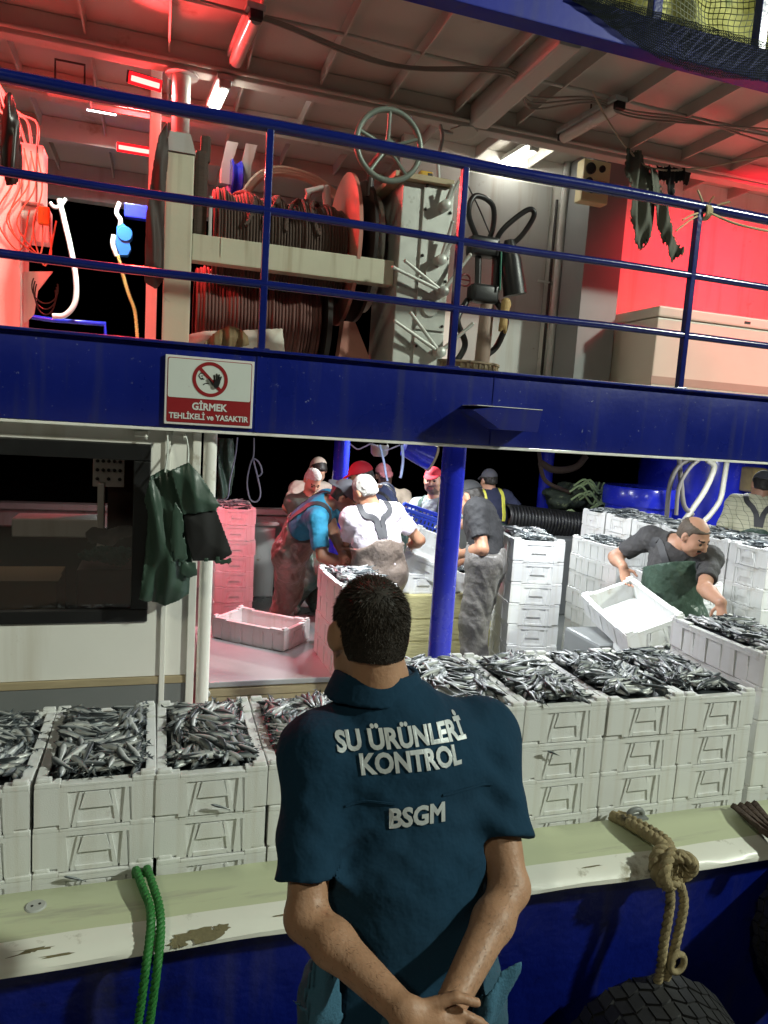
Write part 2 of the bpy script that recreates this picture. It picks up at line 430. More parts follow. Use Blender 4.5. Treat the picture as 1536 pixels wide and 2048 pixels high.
# hull with rubbing strake, built from a section swept along the side
def sweep(sec, x0, x1, n=1):
    mb = MB(); m = len(sec); vs = []
    for i in range(n+1):
        x = x0+(x1-x0)*i/n
        vs += [(x, y, z) for y, z in sec]
    fs = [(i*m+j, i*m+(j+1) % m, (i+1)*m+(j+1) % m, (i+1)*m+j) for i in range(n) for j in range(m)]
    fs += [tuple(range(m)), tuple(n*m+j for j in range(m-1, -1, -1))]
    return mb.add(vs, fs)
sweep([(2.03, .31), (2.06, -.3), (2.16, -.9), (2.3, -1.6), (2.6, -1.6), (2.42, -.2), (2.26, .30)], -5, 10, 12).build('hull', M_hull, boat, 30)
cap = MB(); prof = [(2.275, .28), (2.275, .334), (2.262, .345), (2.16, .353), (2.085, .355), (2.04, .353), (2.0, .346), (1.972, .334), (1.958, .318), (1.958, .304), (1.972, .296), (2.03, .294)]
N_ = 200; vs = []
for i in range(N_+1):
    x = -5+15*i/N_
    w = .004*math.sin(x*2.1)+.003*math.sin(x*5.3+1)
    vs += [(x, y+(w if j > 4 else 0)+.0015*math.sin(x*17+j), z+.0012*math.sin(x*11+j*2)) for j, (y, z) in enumerate(prof)]
m_ = len(prof)
for i in range(N_):
    for j in range(m_): cap.f.append((i*m_+j, i*m_+(j+1) % m_, (i+1)*m_+(j+1) % m_, (i+1)*m_+j)); cap.m.append(0 if j < 5 else 1)
cap.v = vs
cap.build('gunwale', [M_gal_top, M_gal_side], boat, 40)
MB().lathe([(0, .006), (.026, .006), (.030, .003), (.031, 0)], PZ(71, 1815, .350)+np.array((0, 0, .002)), n=20).build('filler_cap', M_lgrey, boat, 30)
for dx in (-.009, .011): MB().lathe([(0, .0095), (.004, .0095), (.004, .006)], PZ(71, 1815, .350)+np.array((dx, .004 if dx > 0 else -.003, 0)), n=10).build('bolt_hole', M_black, boat)
def cap_pt(x, s):
    q = [np.array((y, z)) for y, z in prof[3:11]]; acc = 0.0
    for a, b in zip(q, q[1:]):
        L = np.linalg.norm(b-a)
        if s <= acc+L or b is q[-1]:
            t = (s-acc)/L; p_ = a+(b-a)*t; n_ = np.array((b[1]-a[1], -(b[0]-a[0])))/L
            if n_[1] < -.2: n_ = -n_
            n_ = n_*(-1 if n_[0] > .05 else 1); p_ = p_+n_*.0022
            return (x, p_[0], p_[1])
        acc += L
M_chip = mat('bare_timber', (.17, .145, .075), .8, 0, .4, 40, .4, 90)
cr_ = random.Random(5)
for px, s0, rx, rs in ((400, .19, .075, .022), (355, .205, .03, .014), (440, .18, .03, .012), (60, .165, .07, .006), (20, .17, .05, .008), (120, .19, .05, .004), (95, .235, .02, .006), (1120, .245, .05, .005), (1085, .25, .03, .006), (1490, .20, .025, .005), (1405, .23, .03, .004), (560, .17, .04, .003), (1180, .16, .05, .003), (700, .2, .03, .004)):
    xc = PY(px, 1850 if px < 800 else 1750, 2.0)[0]; n_c = 18; V_ = [cap_pt(xc, s0)]
    for k in range(n_c):
        a = 2*math.pi*k/n_c; rr_k = cr_.uniform(.55, 1.15); V_.append(cap_pt(xc+rx*rr_k*math.cos(a), s0+rs*rr_k*math.sin(a)))
    MB().add(V_, [(0, 1+k, 1+(k+1) % n_c) for k in range(n_c)]).build('paint_chip', M_chip, boat)
MB().box((-5, 2.27, DK-.06), (10, 8.15, DK)).build('main_deck', M_deck, boat)
MB().box((-5, 2.285, DK+.003), (10, 2.93, .215)).build('side_deck', M_grey, boat)
# far bulwark
fb = MB(); fb.box((-5, 8.0, DK), (10, 8.08, .76)); fb.box((-5, 7.95, .76), (10, 8.12, .82)); fb.build('far_bulwark', M_lgrey, boat)
ip = MB(); ip.box((.55, 7.55, DK+.003), (1.22, 7.94, .70)); ip.bbox((.52, 7.51, .70), (1.25, 7.94, .74), .01); ip.build('fish_chute', M_lgrey, boat)

# upper deck edge beam
bm_ = MB(); bm_.bbox((-5, 3.28, 1.775), (10, 3.34, UD), .004); bm_.bbox((-5, 3.255, UD+.001), (10, 3.42, UD+.014), .004)
beam = bm_.build('deck_beam', M_blue, boat, 30)
MB().bbox((-5, 3.283, 1.760), (10, 3.44, 1.773), .003).build('beam_flange', M_white, boat)
for px, w in ((514, .004), (988, .003)):
    p = PY(px, 780, 3.278); MB().box((p[0]-w, 3.2765, 1.778), (p[0]+w, 3.279, UD-.002)).build('weld_seam', M_blue, boat)
MB().box((-5, 3.345, 2.0), (10, 8.2, UD-.002)).build('upper_deck', M_lgrey, boat)
# mooring bracket on the beam
b0 = PY(962, 812, 3.28); b1 = PY(1060, 850, 3.28)
br = MB(); br.prism([(0, 0), (.245, 0), (.245, -.105), (.045, -.105), (-.12, -.02)], 0, 1, lambda a, b, t: (b0[0]+a, 3.278-.17*t*(1 if b > -.1 else .85), b0[2]-.005+b*(1 if t > .5 else 1)))
br.build('fender_bracket', M_blue, boat)
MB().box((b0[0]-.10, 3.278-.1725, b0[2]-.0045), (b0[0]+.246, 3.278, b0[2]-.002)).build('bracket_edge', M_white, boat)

# railing on the upper deck
rail_root = thing('railing', None, None); rail_root.parent = boat
for z, r in ((3.10, .028), (2.745, .019), (2.43, .019)):
    p = [(-5+i*.25, 3.31+.002*math.sin(i*1.7), z+.003*math.sin(i*.9)) for i in range(61)]
    MB().tube(p, r, 12).build('rail', M_navy_rail, rail_root, 60)
for px in (-330, 528, 914, 1382, 1900):
    x = PY(px, 560, 3.31)[0] if px > 0 else -1.6
    st = MB(); st.bbox((x-.016, 3.292, UD+.012), (x+.016, 3.328, 3.10), .004); st.bbox((x-.035, 3.28, UD+.012), (x+.035, 3.345, UD+.022), .003)
    st.build('stanchion', M_navy_rail, rail_root)
# blue pillars under the upper deck
def pillar(x, y, r, nm='pillar'):
    p = MB(); p.lathe([(0, DK), (r*1.5, DK), (r*1.5, DK+.015), (r, DK+.02), (r, 1.98), (r*1.3, 1.985), (r*1.3, 1.998), (0, 1.998)], (x, y, 0), n=32)
    return p.build(nm, M_blue2, boat, 40)
pillar(1.475, 3.46, .062); pillar(1.66, 6.6, .075); pillar(4.45, 7.6, .08)

# ---------------------------------------------------------------- ceiling over the upper deck
ce = thing('ceiling', None, None); ce.parent = boat
MB().box((-5, 3.66, CE), (10, 7.75, CE+.06)).build('ceiling_plate', M_ceil, ce)
x = -4.7; i = 0
while x < 9.5:
    MB().box((x, 3.67, CE-.085), (x+.012, 7.72, CE-.001)).build('rib', M_ceil, ce); x += .47; i += 1
for y, d, w in ((4.86, .16, .10), (5.66, .16, .10), (6.5, .17, .1)):
    MB().bbox((-5, y, CE-d), (10, y+w, CE-.002), .008).build('cross_beam', M_ceil, ce)
MB().bbox((-5, 7.6, CE-.32), (10, 7.74, CE-.003), .01).build('fascia', M_lgrey, ce)
p0 = PZ(960, 245, 3.95); MB().bbox((p0[0]-.07, 3.67, 3.92), (p0[0]+.07, 4.855, CE-.004), .02).build('roof_girder', M_ceil, ce)
MB().tube([(i*.5-5, 4.25+.01*math.sin(i*2), 4.01) for i in range(31)], .012, 8).build('conduit', M_ceil, ce, 60)
MB().tube([(i*.5-5, 4.84, 3.955) for i in range(31)], .014, 8).build('pipe', M_ceil, ce, 60)
cb = MB(); cb.bbox((-5, 3.55, 3.93), (10, 3.658, 4.10), .006); cb.build('canopy_beam', mat('canopy_blue', (.007, .016, .26), .5, 0, .25, 3, .2, 20, spec=.3, streak=((.05, .055, .12), 14, .5)), ce)
MB().box((-5, 3.66, CE+.062), (10, 7.7, CE+.08)).build('roof_sheet', M_lgrey, ce)
# railing on the roof
rr = thing('roof_railing', None, None); rr.parent = boat
for px in (1305, 1520):
    x = PY(px, 60, 3.6)[0]; MB().bbox((x-.03, 3.57, 4.101), (x+.03, 3.63, 5.3), .005).build('stanchion', M_navy_rail, rr)
MB().tube([(-1, 3.6, 4.47), (9, 3.6, 4.47)], .024, 10).build('rail', M_navy_rail, rr, 60)

# ---------------------------------------------------------------- deckhouse on the upper deck
dh = thing('deckhouse', None, None); dh.parent = boat
dw = MB(); dw.box((1.75, 5.55, UD+.001), (3.18, 5.63, CE-.001)); dw.build('end_wall', M_white, dh)
MB().box((3.182, 5.15, UD+.001), (3.52, 5.62, CE-.001)).build('column_casing', M_grey, dh)
MB().box((3.522, 5.40, UD+.001), (9.9, 5.5, CE-.001)).build('side_wall', M_white, dh)
dr = MB(); dr.bbox((2.28, 5.535, UD+.03), (3.06, 5.549, CE-.2), .006); door = dr.build('door', M_lgrey, dh)
hd = MB(); hp_ = PY(1095, 565, 5.52); hd.tube([hp_+np.array((.03, 0, 0)), hp_+np.array((-.09, 0, .004))], .011, 8); hd.lathe([(0, 0), (.022, 0), (.022, .012), (0, .012)], hp_+np.array((.03, .012, 0)), (0, -1, 0), 12)
hd.build('door_handle', M_steel, dh, 40)
MB().tube([(3.155, 5.505, UD+.002), (3.155, 5.505, CE-.002)], .03, 12).build('down_pipe', M_lgrey, dh, 60)
MB().tube([(3.10, 5.52, UD+.002), (3.10, 5.52, CE-.3)], .012, 8).build('cable_run', M_dark, dh, 60)

# ---------------------------------------------------------------- wheelhouse cabin on the main deck
cb_ = thing('cabin', None, None); cb_.parent = boat
CY = 3.35
wl_ = MB()
wl_.box((-4, CY, 1.695), (.185, CY+.05, 1.758)); wl_.box((-.028, CY, .625), (.185, CY+.05, 1.695)); wl_.box((-4, CY, .625), (-.028, CY+.05, .885))
wl_.box((-4, CY, .885), (-2.6, CY+.05, 1.695))
wl_.build('cabin_wall', M_white, cb_)
MB().box((-4, CY-.004, DK), (.185, CY+.05, .585)).build('skirting', M_grey, cb_)
MB().bbox((-4, CY-.008, .587), (.185, CY+.05, .622), .003).build('sealant_strip', M_wood, cb_)
MB().bbox((.03, CY-.014, DK), (.055, CY-.001, 1.757), .004).build('cover_strip', M_white, cb_)
MB().tube([(.228, 3.36, DK), (.228, 3.36, 1.757)], .030, 20).build('corner_pipe', M_white, cb_, 60)
MB().bbox((.15, CY-.02, DK), (.186, CY-.002, 1.757), .004).build('cover_strip', M_white, cb_)
for px in (283, 360):
    p = PY(px, 868, CY-.03); hb = MB(); hb.bbox((p[0]-.03, CY-.03, p[2]-.012), (p[0]+.03, CY-.001, p[2]+.012), .004); hb.tube([p+np.array((.02, 0, 0)), p+np.array((.02, -.015, -.02)), p+np.array((.02, -.02, -.01))], .006, 6)
    hb.build('hook_plate', M_white, cb_)
win = thing('window', None, None); win.parent = cb_
fr = MB(); fr.bbox((-2.6, CY-.012, 1.62), (-.028, CY+.03, 1.694), .006); fr.bbox((-2.6, CY-.012, .886), (-.028, CY+.03, .945), .006); fr.bbox((-.10, CY-.0125, .946), (-.0285, CY+.03, 1.619), .006)
fr.build('window_frame', M_black, win)
g = bpy.data.materials.new('cabin_glass'); g.use_nodes = True; gn = g.node_tree.nodes; gl = g.node_tree.links
for n in list(gn):
    if n.type == 'BSDF_PRINCIPLED': gn.remove(n)
tr = gn.new('ShaderNodeBsdfTransparent'); tr.inputs[0].default_value = (.5, .5, .48, 1); gs = gn.new('ShaderNodeBsdfGlossy'); gs.inputs['Roughness'].default_value = .03
fz = gn.new('ShaderNodeFresnel'); fz.inputs[0].default_value = 2.0; mx = gn.new('ShaderNodeMixShader')
gl.new(fz.outputs[0], mx.inputs[0]); gl.new(tr.outputs[0], mx.inputs[1]); gl.new(gs.outputs[0], mx.inputs[2]); gl.new(mx.outputs[0], gn['Material Output'].inputs[0])
MATS['glass'] = g
MB().add([(-2.6, CY+.012, .94), (-.09, CY+.012, .94), (-.09, CY+.012, 1.625), (-2.6, CY+.012, 1.625)], [(0, 1, 2, 3)]).build('pane', g, win)
M_brown = mat('brown_panel', (.06, .038, .026), .5, 0, .3, 4, .1, 30)
inn = MB(); inn.box((-4, 5.2, DK), (-1.05, 5.25, 1.75)); inn.box((-.32, 5.2, DK), (.18, 5.25, 1.75)); inn.box((-1.05, 5.2, DK), (-.32, 5.25, 1.02)); inn.box((-1.05, 5.2, 1.58), (-.32, 5.25, 1.75)); inn.box((.12, 3.42, DK), (.18, 5.19, 1.75))
inn.build('inner_wall', M_brown, cb_)
MB().box((-4, 3.42, .60), (.118, 4.35, .64)).build('counter', M_brown, cb_)
bn = MB(); bn.bbox((-.86, 4.9, 1.0), (-.36, 5.15, 1.12), .012); bn.bbox((-.36, 4.86, .9), (-.32, 4.98, 1.36), .006); bn.build('bench', M_white, cb_)
pnl = thing('instrument_panel', None, None); pnl.parent = cb_
q0 = PY(186, 905, 5.1); q1 = PY(248, 975, 5.1)
MB().bbox((q0[0], 5.1, q1[2]), (q1[0], 5.13, q0[2]), .005).build('panel_plate', M_white, pnl)
for r_ in range(3):
    for c_ in range(5):
        if r_ == 2 and c_ % 2: continue
        xx = q0[0]+(c_+.8)*(q1[0]-q0[0])/5.6; zz = q0[2]-(r_+.9)*(q0[2]-q1[2])/3.8
        MB().lathe([(0, .02), (.010, .018), (.012, 0)], (xx, 5.1, zz), (0, -1, 0), 10).build('knob', M_black, pnl)

# deck hatch with metal cover, hold coaming
ht = thing('hatch', None, None); ht.parent = boat
hy0 = 4.22
MB().bbox((.29, hy0, .215), (1.18, 5.40, .25), .006).build('hatch_cover', M_hatch, ht)
MB().bbox((1.183, hy0, .215), (1.5, 4.76, .2495), .006).build('hatch_cover', M_hatch, ht)
hf = MB(); hf.box((.31, hy0+.02, DK+.002), (1.16, 5.38, .214)); hf.box((1.162, hy0+.02, DK+.002), (1.48, 4.74, .214)); hf.build('hatch_coaming', M_wood, ht)
for i in range(4):
    MB().box((.295, hy0-.004, .01+.05*i), (1.49, hy0+.018, .055+.05*i)).build('plank', M_wood, ht)
MB().lathe([(0, .03), (.018, .03), (.02, .02), (.02, 0)], (.315, hy0, .185), (0, -1, 0), 12).build('hinge_bolt', M_steel, ht)
kh = thing('hold_bin', None, None); kh.parent = boat
MB().bbox((1.66, 4.80, DK+.001), (2.75, 5.75, .62), .008).build('bin_board', M_khaki, kh)
for i in range(4): MB().box((1.655, 4.795, DK+.02+.17*i), (2.755, 4.799, DK+.175+.17*i)).build('board', M_khaki, kh)
gb = MB(); gb.bbox((2.55, 3.55, DK+.001), (3.2, 3.95, .62), .02); gb.build('fish_tank', M_grey, boat)

# ---------------------------------------------------------------- lamps
def lamp_mat(name, col, s):
    m = bpy.data.materials.new(name); m.use_nodes = True; n = m.node_tree.nodes
    for q in list(n):
        if q.type == 'BSDF_PRINCIPLED': n.remove(q)
    e = n.new('ShaderNodeEmission'); e.inputs[0].default_value = tuple(col)+(1,); e.inputs[1].default_value = s
    m.node_tree.links.new(e.outputs[0], n['Material Output'].inputs[0]); MATS[name] = m; return m
M_tube_on = lamp_mat('lit_tube', (1, .97, .86), 20)
M_red_on = lamp_mat('lit_red_led', (1, .07, .06), 11)
M_red_dim = lamp_mat('red_halo', (1, .008, .012), 2.2)  # weak red glow for the halo rim round the red strips
M_tube_off = mat('unlit_tube', (.62, .55, .48), .25, 0, .05)
def frame_from(a, b):
    a = np.array(a, float); b = np.array(b, float); t = nrm(b-a); s = nrm(np.cross(t, (0, 0, 1))); u = np.cross(s, t)
    return np.stack([s, t, u], 1), (a+b)/2, np.linalg.norm(b-a)
def tube_lamp(a, b, label, lit, group, r=.035):
    R, c, L = frame_from(a, b); t = thing('tube_lamp', label, 'lamp', tuple(c), group=group)
    def loc(mb): mb.v = [tuple(R@np.array(p)) for p in mb.v]; return mb
    loc(MB().bbox((-.05, -L/2-.03, .025), (.05, L/2+.03, .06), .008)).build('housing', M_lgrey, t)
    for s in (-1, 1): loc(MB().bbox((-.035, s*(L/2+.012)-.02, -.02), (.035, s*(L/2+.012)+.02, .0245), .006)).build('end_cap', M_lgrey if lit else M_dark, t)
    loc(MB().tube([(0, -L/2+.0, 0), (0, L/2, 0)], r, 12)).build('tube', M_tube_on if lit else M_tube_off, t, 60)
    hk = MB().tube([(0, 0, .0605), (0, 0, .0605+max(.02, (CE-c[2]-.06)))], .006, 6); loc(hk).build('hanger', M_dark, t)
    return t
def light(parent, loc, energy, col, size, rot=(0, 0, 0), spot=None, sy=None, spread=None):
    if spot:
        d = bpy.data.lights.new('lamp_light', 'SPOT'); d.spot_size = math.radians(spot); d.spot_blend = .5; d.shadow_soft_size = size
    else:
        d = bpy.data.lights.new('lamp_light', 'AREA'); d.shape = 'RECTANGLE'; d.size = size; d.size_y = sy or size
        if spread: d.spread = math.radians(spread)
    d.energy = energy; d.color = col
    o = bpy.data.objects.new('lamp_light', d); COL.objects.link(o); o.parent = parent; o.location = loc; o.rotation_euler = rot
    return o
tube_lamp(PZ(449, 172, 3.86), PZ(427, 222, 3.86), 'bright lit tube lamp under the ceiling beside the winch post', True, 'tube lamps under the ceiling', .03)
tube_lamp(PZ(1066, 298, 3.985), PZ(992, 342, 3.985), 'bright lit tube lamp by the white deckhouse door', True, 'tube lamps under the ceiling')
tube_lamp(PZ(511, 34, 3.94), PZ(472, 122, 3.94), 'unlit tube lamp hanging above the rope winch', False, 'tube lamps under the ceiling', .04)
tube_lamp(PZ(1236, 214, 3.94), PZ(1128, 275, 3.94), 'unlit pinkish tube lamp above the gauge box', False, 'tube lamps under the ceiling', .04)
def led_bar(c, half, label, rot, energy, name='red_led_lamp', aim=None, on=None, cat='lamp', group='red lamps', col=(1, .03, .07), spread=170):
    t = thing(name, label, cat, tuple(c), group=group, rot=rot)
    MB().bbox((-half-.02, -.035, .012), (half+.02, .035, .05), .006).build('housing', M_dark, t)
    MB().bbox((-half, -.026 if on else -.015, -.004), (half, .026 if on else .015, .0115), .004).build('led_strip', on or M_red_on, t)
    if on is None: MB().bbox((-half-.014, -.034, .0005), (half+.014, .034, .0118), .004).build('red_halo_rim', M_red_dim, t)  # glowing rim stands in for the halo of light round the strip
    for q_ in (-1, 1): MB().tube([(q_*half*.6, 0, .05), (q_*half*.6, 0, .11)], .006, 6).build('bracket', M_dark, t)
    if energy: light(t, (0, 0, -.012), energy, col, half*2, (0, 0, 0), sy=.05, spread=spread)
    return t
RP = math.pi
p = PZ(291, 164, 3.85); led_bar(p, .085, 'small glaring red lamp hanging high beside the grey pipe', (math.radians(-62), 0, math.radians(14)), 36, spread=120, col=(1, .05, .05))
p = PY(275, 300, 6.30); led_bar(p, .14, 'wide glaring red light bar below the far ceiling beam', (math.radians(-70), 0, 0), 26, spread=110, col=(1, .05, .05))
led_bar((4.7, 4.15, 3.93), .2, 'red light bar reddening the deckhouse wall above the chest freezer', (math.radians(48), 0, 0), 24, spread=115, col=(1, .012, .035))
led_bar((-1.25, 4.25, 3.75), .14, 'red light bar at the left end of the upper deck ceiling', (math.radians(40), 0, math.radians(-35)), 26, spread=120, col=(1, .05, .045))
M_led_w0 = lamp_mat('lit_white_led_small', (.93, .98, 1), 6)
led_bar((-.45, 5.95, 3.98), .10, 'white work light between the rear ceiling beams', (math.radians(40), 0, 0), 16, 'work_light', on=M_led_w0, group='work lights on the upper deck', col=(.9, 1, .95), spread=90)
# working lights under the upper deck
M_led_w = lamp_mat('lit_white_led', (.93, .98, 1), 12)
for (x, y, e) in ((2.2, 3.75, 21), (4.2, 3.8, 17), (3.3, 5.7, 18), (1.5, 4.3, 25), (5.4, 5.4, 21), (2.1, 6.5, 30), (-.3, 6.6, 8)):
    led_bar((x, y, 1.86), .13, 'white work light under the upper deck', (0, 0, 0), e, 'work_light', on=M_led_w, group='work lights under the upper deck', col=(.93, .98, 1))
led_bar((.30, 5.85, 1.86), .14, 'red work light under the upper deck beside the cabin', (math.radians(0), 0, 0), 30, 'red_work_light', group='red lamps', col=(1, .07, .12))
cl_ = thing('cabin_fill_lamp', 'small round fill lamp added on the ceiling inside the cabin', 'lamp', (-.7, 4.3, 1.70))  # added lamp, no known fixture; brightens the goods behind the window
MB().lathe([(0, .04), (.10, .04), (.11, .02), (.10, .0), (0, -.012)], (0, 0, 0), n=20).build('dome', lamp_mat('lit_dome', (1, .9, .72), 1), cl_, 60)
light(cl_, (0, 0, -.03), .8, (1, .9, .74), .15)
# quay lamp post behind the photographer
qp = thing('quay_lamp', 'tall lamp post on the quay behind the photographer', 'street lamp', (11.4, -4.6, -.24))
MB().tube([(0, 0, 0), (0, 0, 8.4), (-.25, .2, 8.7), (-.8, .6, 8.75)], [.07, .05, .045, .04], 12).build('post', M_steel, qp, 60)
MB().bbox((-1.25, .4, 8.7), (-.75, .85, 8.8), .02).build('lamp_head', M_lgrey, qp)
lq = light(qp, (-1.0, .62, 8.68), 7000, (.92, 1, .86), .3, spot=90)
tgt = Vector((.9, 2.6, .6))-Vector((10.4, -3.98, 8.44)); lq.rotation_euler = tgt.to_track_quat('-Z', 'Y').to_euler()

qp2 = thing('quay_lamp', 'second lamp post on the quay behind the photographer, to the left, added as fill', 'street lamp', (-6.0, -6.2, -.24))  # out of view, added as a weak fill to soften the contrast
MB().tube([(0, 0, 0), (0, 0, 9.2), (.25, .2, 9.5), (.8, .6, 9.55)], [.07, .05, .045, .04], 12).build('post', M_steel, qp2, 60)
MB().bbox((.75, .4, 9.5), (1.25, .85, 9.6), .02).build('lamp_head', M_lgrey, qp2)
lq2 = light(qp2, (1.0, .62, 9.48), 900, (1, .98, .74), .3, spot=90)
tgt = Vector((.7, 2.3, .5))-Vector((-5.0, -5.58, 9.24)); lq2.rotation_euler = tgt.to_track_quat('-Z', 'Y').to_euler()
# ================================================================== FOAM CRATES
CW, CL, CH = .362, .60, .15
def crate_mesh():
    mb = MB(); w, l, h = CW/2, CL/2, CH; t = .030; ins = .0065
    # inner shell: floor and four walls (walls set in; relief panels stand proud of them)
    mb.box((-w+ins, -l+ins, .004), (w-ins, l-ins, .024))
    iw, il = w-ins, l-ins; zt = h-.014
    def wall(lo, hi): mb.box(lo, hi)
    wall((-iw, -il, .024), (iw, -il+t-ins, zt)); wall((-iw, il-t+ins, .024), (iw, il, zt))
    wall((-iw, -il+t-ins, .024), (-iw+t-ins, il-t+ins, zt)); wall((iw-t+ins, -il+t-ins, .024), (iw, il-t+ins, zt))
    # short faces: lip, side panels, handle pad, ribs
    def short(poly, s, pr=1.0): # poly in u 0..1, v in metres
        y0 = s*(l-ins); y1 = s*(l-ins+ins*pr)
        mb.prism([((u*2-1)*w, v) for u, v in poly], y0, y1)
    for s in (-1, 1):
        short([(0, h-.03), (1, h-.03), (1, h-.0145), (0, h-.0145)], s)
        short([(0, .012), (.20, .012), (.20, 0), (.29, 0), (.265, h-.0305), (0, h-.0305)], s)
        short([(1, .012), (.88, .012), (.88, 0), (.80, 0), (.79, h-.0305), (1, h-.0305)], s)
        short([(.30, 0), (.34, 0), (.385, h-.036), (.36, h-.036)], s, .75)
        short([(.365, .062), (.635, .062), (.595, h-.036), (.405, h-.036)], s, 1.25)
        short([(.66, 0), (.70, 0), (.64, h-.036), (.615, h-.036)], s, .75)
        short([(.715, 0), (.785, 0), (.765, h-.0305), (.735, h-.0305)], s)
        short([(.345, 0), (.655, 0), (.655, .014), (.345, .014)], s, .9)
    # long faces: tapered wedge panels
    def long(poly, s, pr=1.0):
        x0 = s*(w-ins); x1 = s*(w-ins+ins*pr)
        mb.prism([((u*2-1)*(l-ins-.0005), v) for u, v in poly], x0, x1, lambda a, b, t: (t, a, b))
    for s in (-1, 1):
        long([(0, h-.03), (1, h-.03), (1, h-.0145), (0, h-.0145)], s)
        ed = [0, .14, .27, .42, .58, .73, .86, 1]
        for i in range(7):
            a, b = ed[i], ed[i+1]; ga = 0 if i == 0 else .006; gb = 0 if i == 6 else .006
            z0 = .012 if i in (0, 6) else 0
            long([(a+ga*.4, z0), (b-gb*.4, z0), (b-gb*2.6, h-.0305), (a+ga*2.6, h-.0305)], s, .95 if i % 2 == 0 else .55)
    # rim: lower along the middle of each side, raised corner blocks with locating nubs
    r = .034
    for s in (-1, 1):
        mb.bbox((-w+.075, min(s*l, s*(l-r)), h-.0145), (w-.075, max(s*l, s*(l-r)), h-.004), .003)
        mb.bbox((min(s*w, s*(w-r)), -l+.12, h-.0145), (max(s*w, s*(w-r)), l-.12, h-.004), .003)
        for q in (-1, 1):
            mb.bbox((min(s*w, s*(w-.075)), min(q*l, q*(l-r)), h-.0146), (max(s*w, s*(w-.075)), max(q*l, q*(l-r)), h+.004), .004)
            mb.bbox((min(s*w, s*(w-r)), min(q*(l-r), q*(l-.12)), h-.0146), (max(s*w, s*(w-r)), max(q*(l-r), q*(l-.12)), h+.004), .004)
            mb.bbox((min(s*(w-.004), s*(w-.05)), min(q*(l-.003), q*(l-.026)), h), (max(s*(w-.004), s*(w-.05)), max(q*(l-.003), q*(l-.026)), h+.017), .006)
    return mb.mesh('foam_crate', M_foam)
CRATE = crate_mesh()
CRATES = []
def crate(x, y, z, rz, label, group, rot=None):
    o = mesh_obj('foam_crate', CRATE); o.location = (x, y, z)
    o.rotation_euler = rot if rot else (0, 0, rz)
    tag(o, label, 'crate', group); CRATES.append(o); return o
ORD = ['top', 'second from top', 'third from top', 'fourth from top', 'fifth from top', 'sixth from top', 'seventh from top', 'eighth from top']
def stack(x, y, z0, n, rz, where, group, full=True, jit=.004):
    for k in range(n):
        d = n-1-k
        lab = ('top foam crate full of fish, ' if full else 'top empty foam crate, ')+where if d == 0 else 'foam crate %s, %s' % (ORD[d], where)
        crate(x+RNG.uniform(-jit, jit), y+RNG.uniform(-jit, jit), z0+k*CH, rz+RNG.uniform(-.012, .012), lab, group)
    return (x, y, z0+(n-1)*CH, rz)
FULL = []      # crates with fish: (x, y, z of crate base, rz, detail)
g1 = 'crates stacked along the gunwale'
left_x = [-.893, -.527, -.160, .206, .573]
names_l = ['beyond the far left end of the gunwale row', 'leftmost gunwale stack', 'second gunwale stack from the left', 'third gunwale stack from the left', 'gunwale stack left of the navy polo']
for x, nm in list(zip(left_x, names_l))[1:]:
    FULL.append(stack(x, 2.60, .22, 3, 0, nm, g1)+(2,))
right_x = [1.165, 1.533, 1.90, 2.268]
names_r = ['stack at the right shoulder of the navy polo', 'stack just right of the navy sleeve', 'stack in front of the tilted empty crate', 'stack left of the tallest gunwale stack']
for x, nm in zip(right_x, names_r):
    FULL.append(stack(x, 2.60, .22, 4, 0, nm, g1)+(2,))
FULL.append(stack(2.69, 2.62, .22, 5, -.02, 'tallest gunwale stack at the right edge', g1)+(2,))
g2 = 'crates stacked on the working deck'
FULL.append(stack(2.81, 3.23, .2155, 3, .03, 'low stack before the stooping charcoal tee worker', g2)+(1,))
FULL.append(stack(2.59, 4.60, DK, 8, math.radians(-12), 'tall free stack beside the front blue pillar', g2)+(1,))
FULL.append(stack(3.74, 5.20, DK, 7, math.radians(6), 'stack behind the tall free stack', g2)+(1,))
FULL.append(stack(3.86, 4.52, DK, 6, math.radians(4), 'low stack behind the charcoal tee worker', g2)+(1,))
wr_ = ['sixth stack of the row by the drum', 'fifth stack of the row by the drum', 'fourth stack of the row by the drum', 'third stack of the row by the drum', 'second stack of the row by the drum', 'nearest stack of the row by the drum']
for i in range(6):
    FULL.append(stack(4.44+.02*i, 6.10-.375*i, DK, 8, math.radians(90+2), wr_[i], 'long row of stacked crates')+(1,))
FULL.append(stack(.72, 7.05, DK, 7, math.radians(0), 'pink lit stack behind the cabin pipe', g2)+(1,))
FULL.append(stack(1.26, 4.42, .2515, 4, math.radians(2), 'pink lit stack before the blue shirt worker', g2)+(1,))
crate(.745, 5.05, .251, math.radians(49.5), 'empty foam crate standing askew on the wet metal hatch', g2)
for i, (x, y, lab) in enumerate(((1.90, 5.15, 'foam crate on the khaki bin under the tipped crate'), (2.32, 5.16, 'foam crate with fish on the khaki bin beside the black shirt worker'))):
    crate(x, y, .621, 0, lab, g2)
FULL.append((2.32, 5.16, .621, 0, 1))
crate(2.02, 5.12, .80, 0, 'empty foam crate tipped up in the hand of the pink shirt worker', g2, rot=(math.radians(12), math.radians(16), math.radians(-25)))
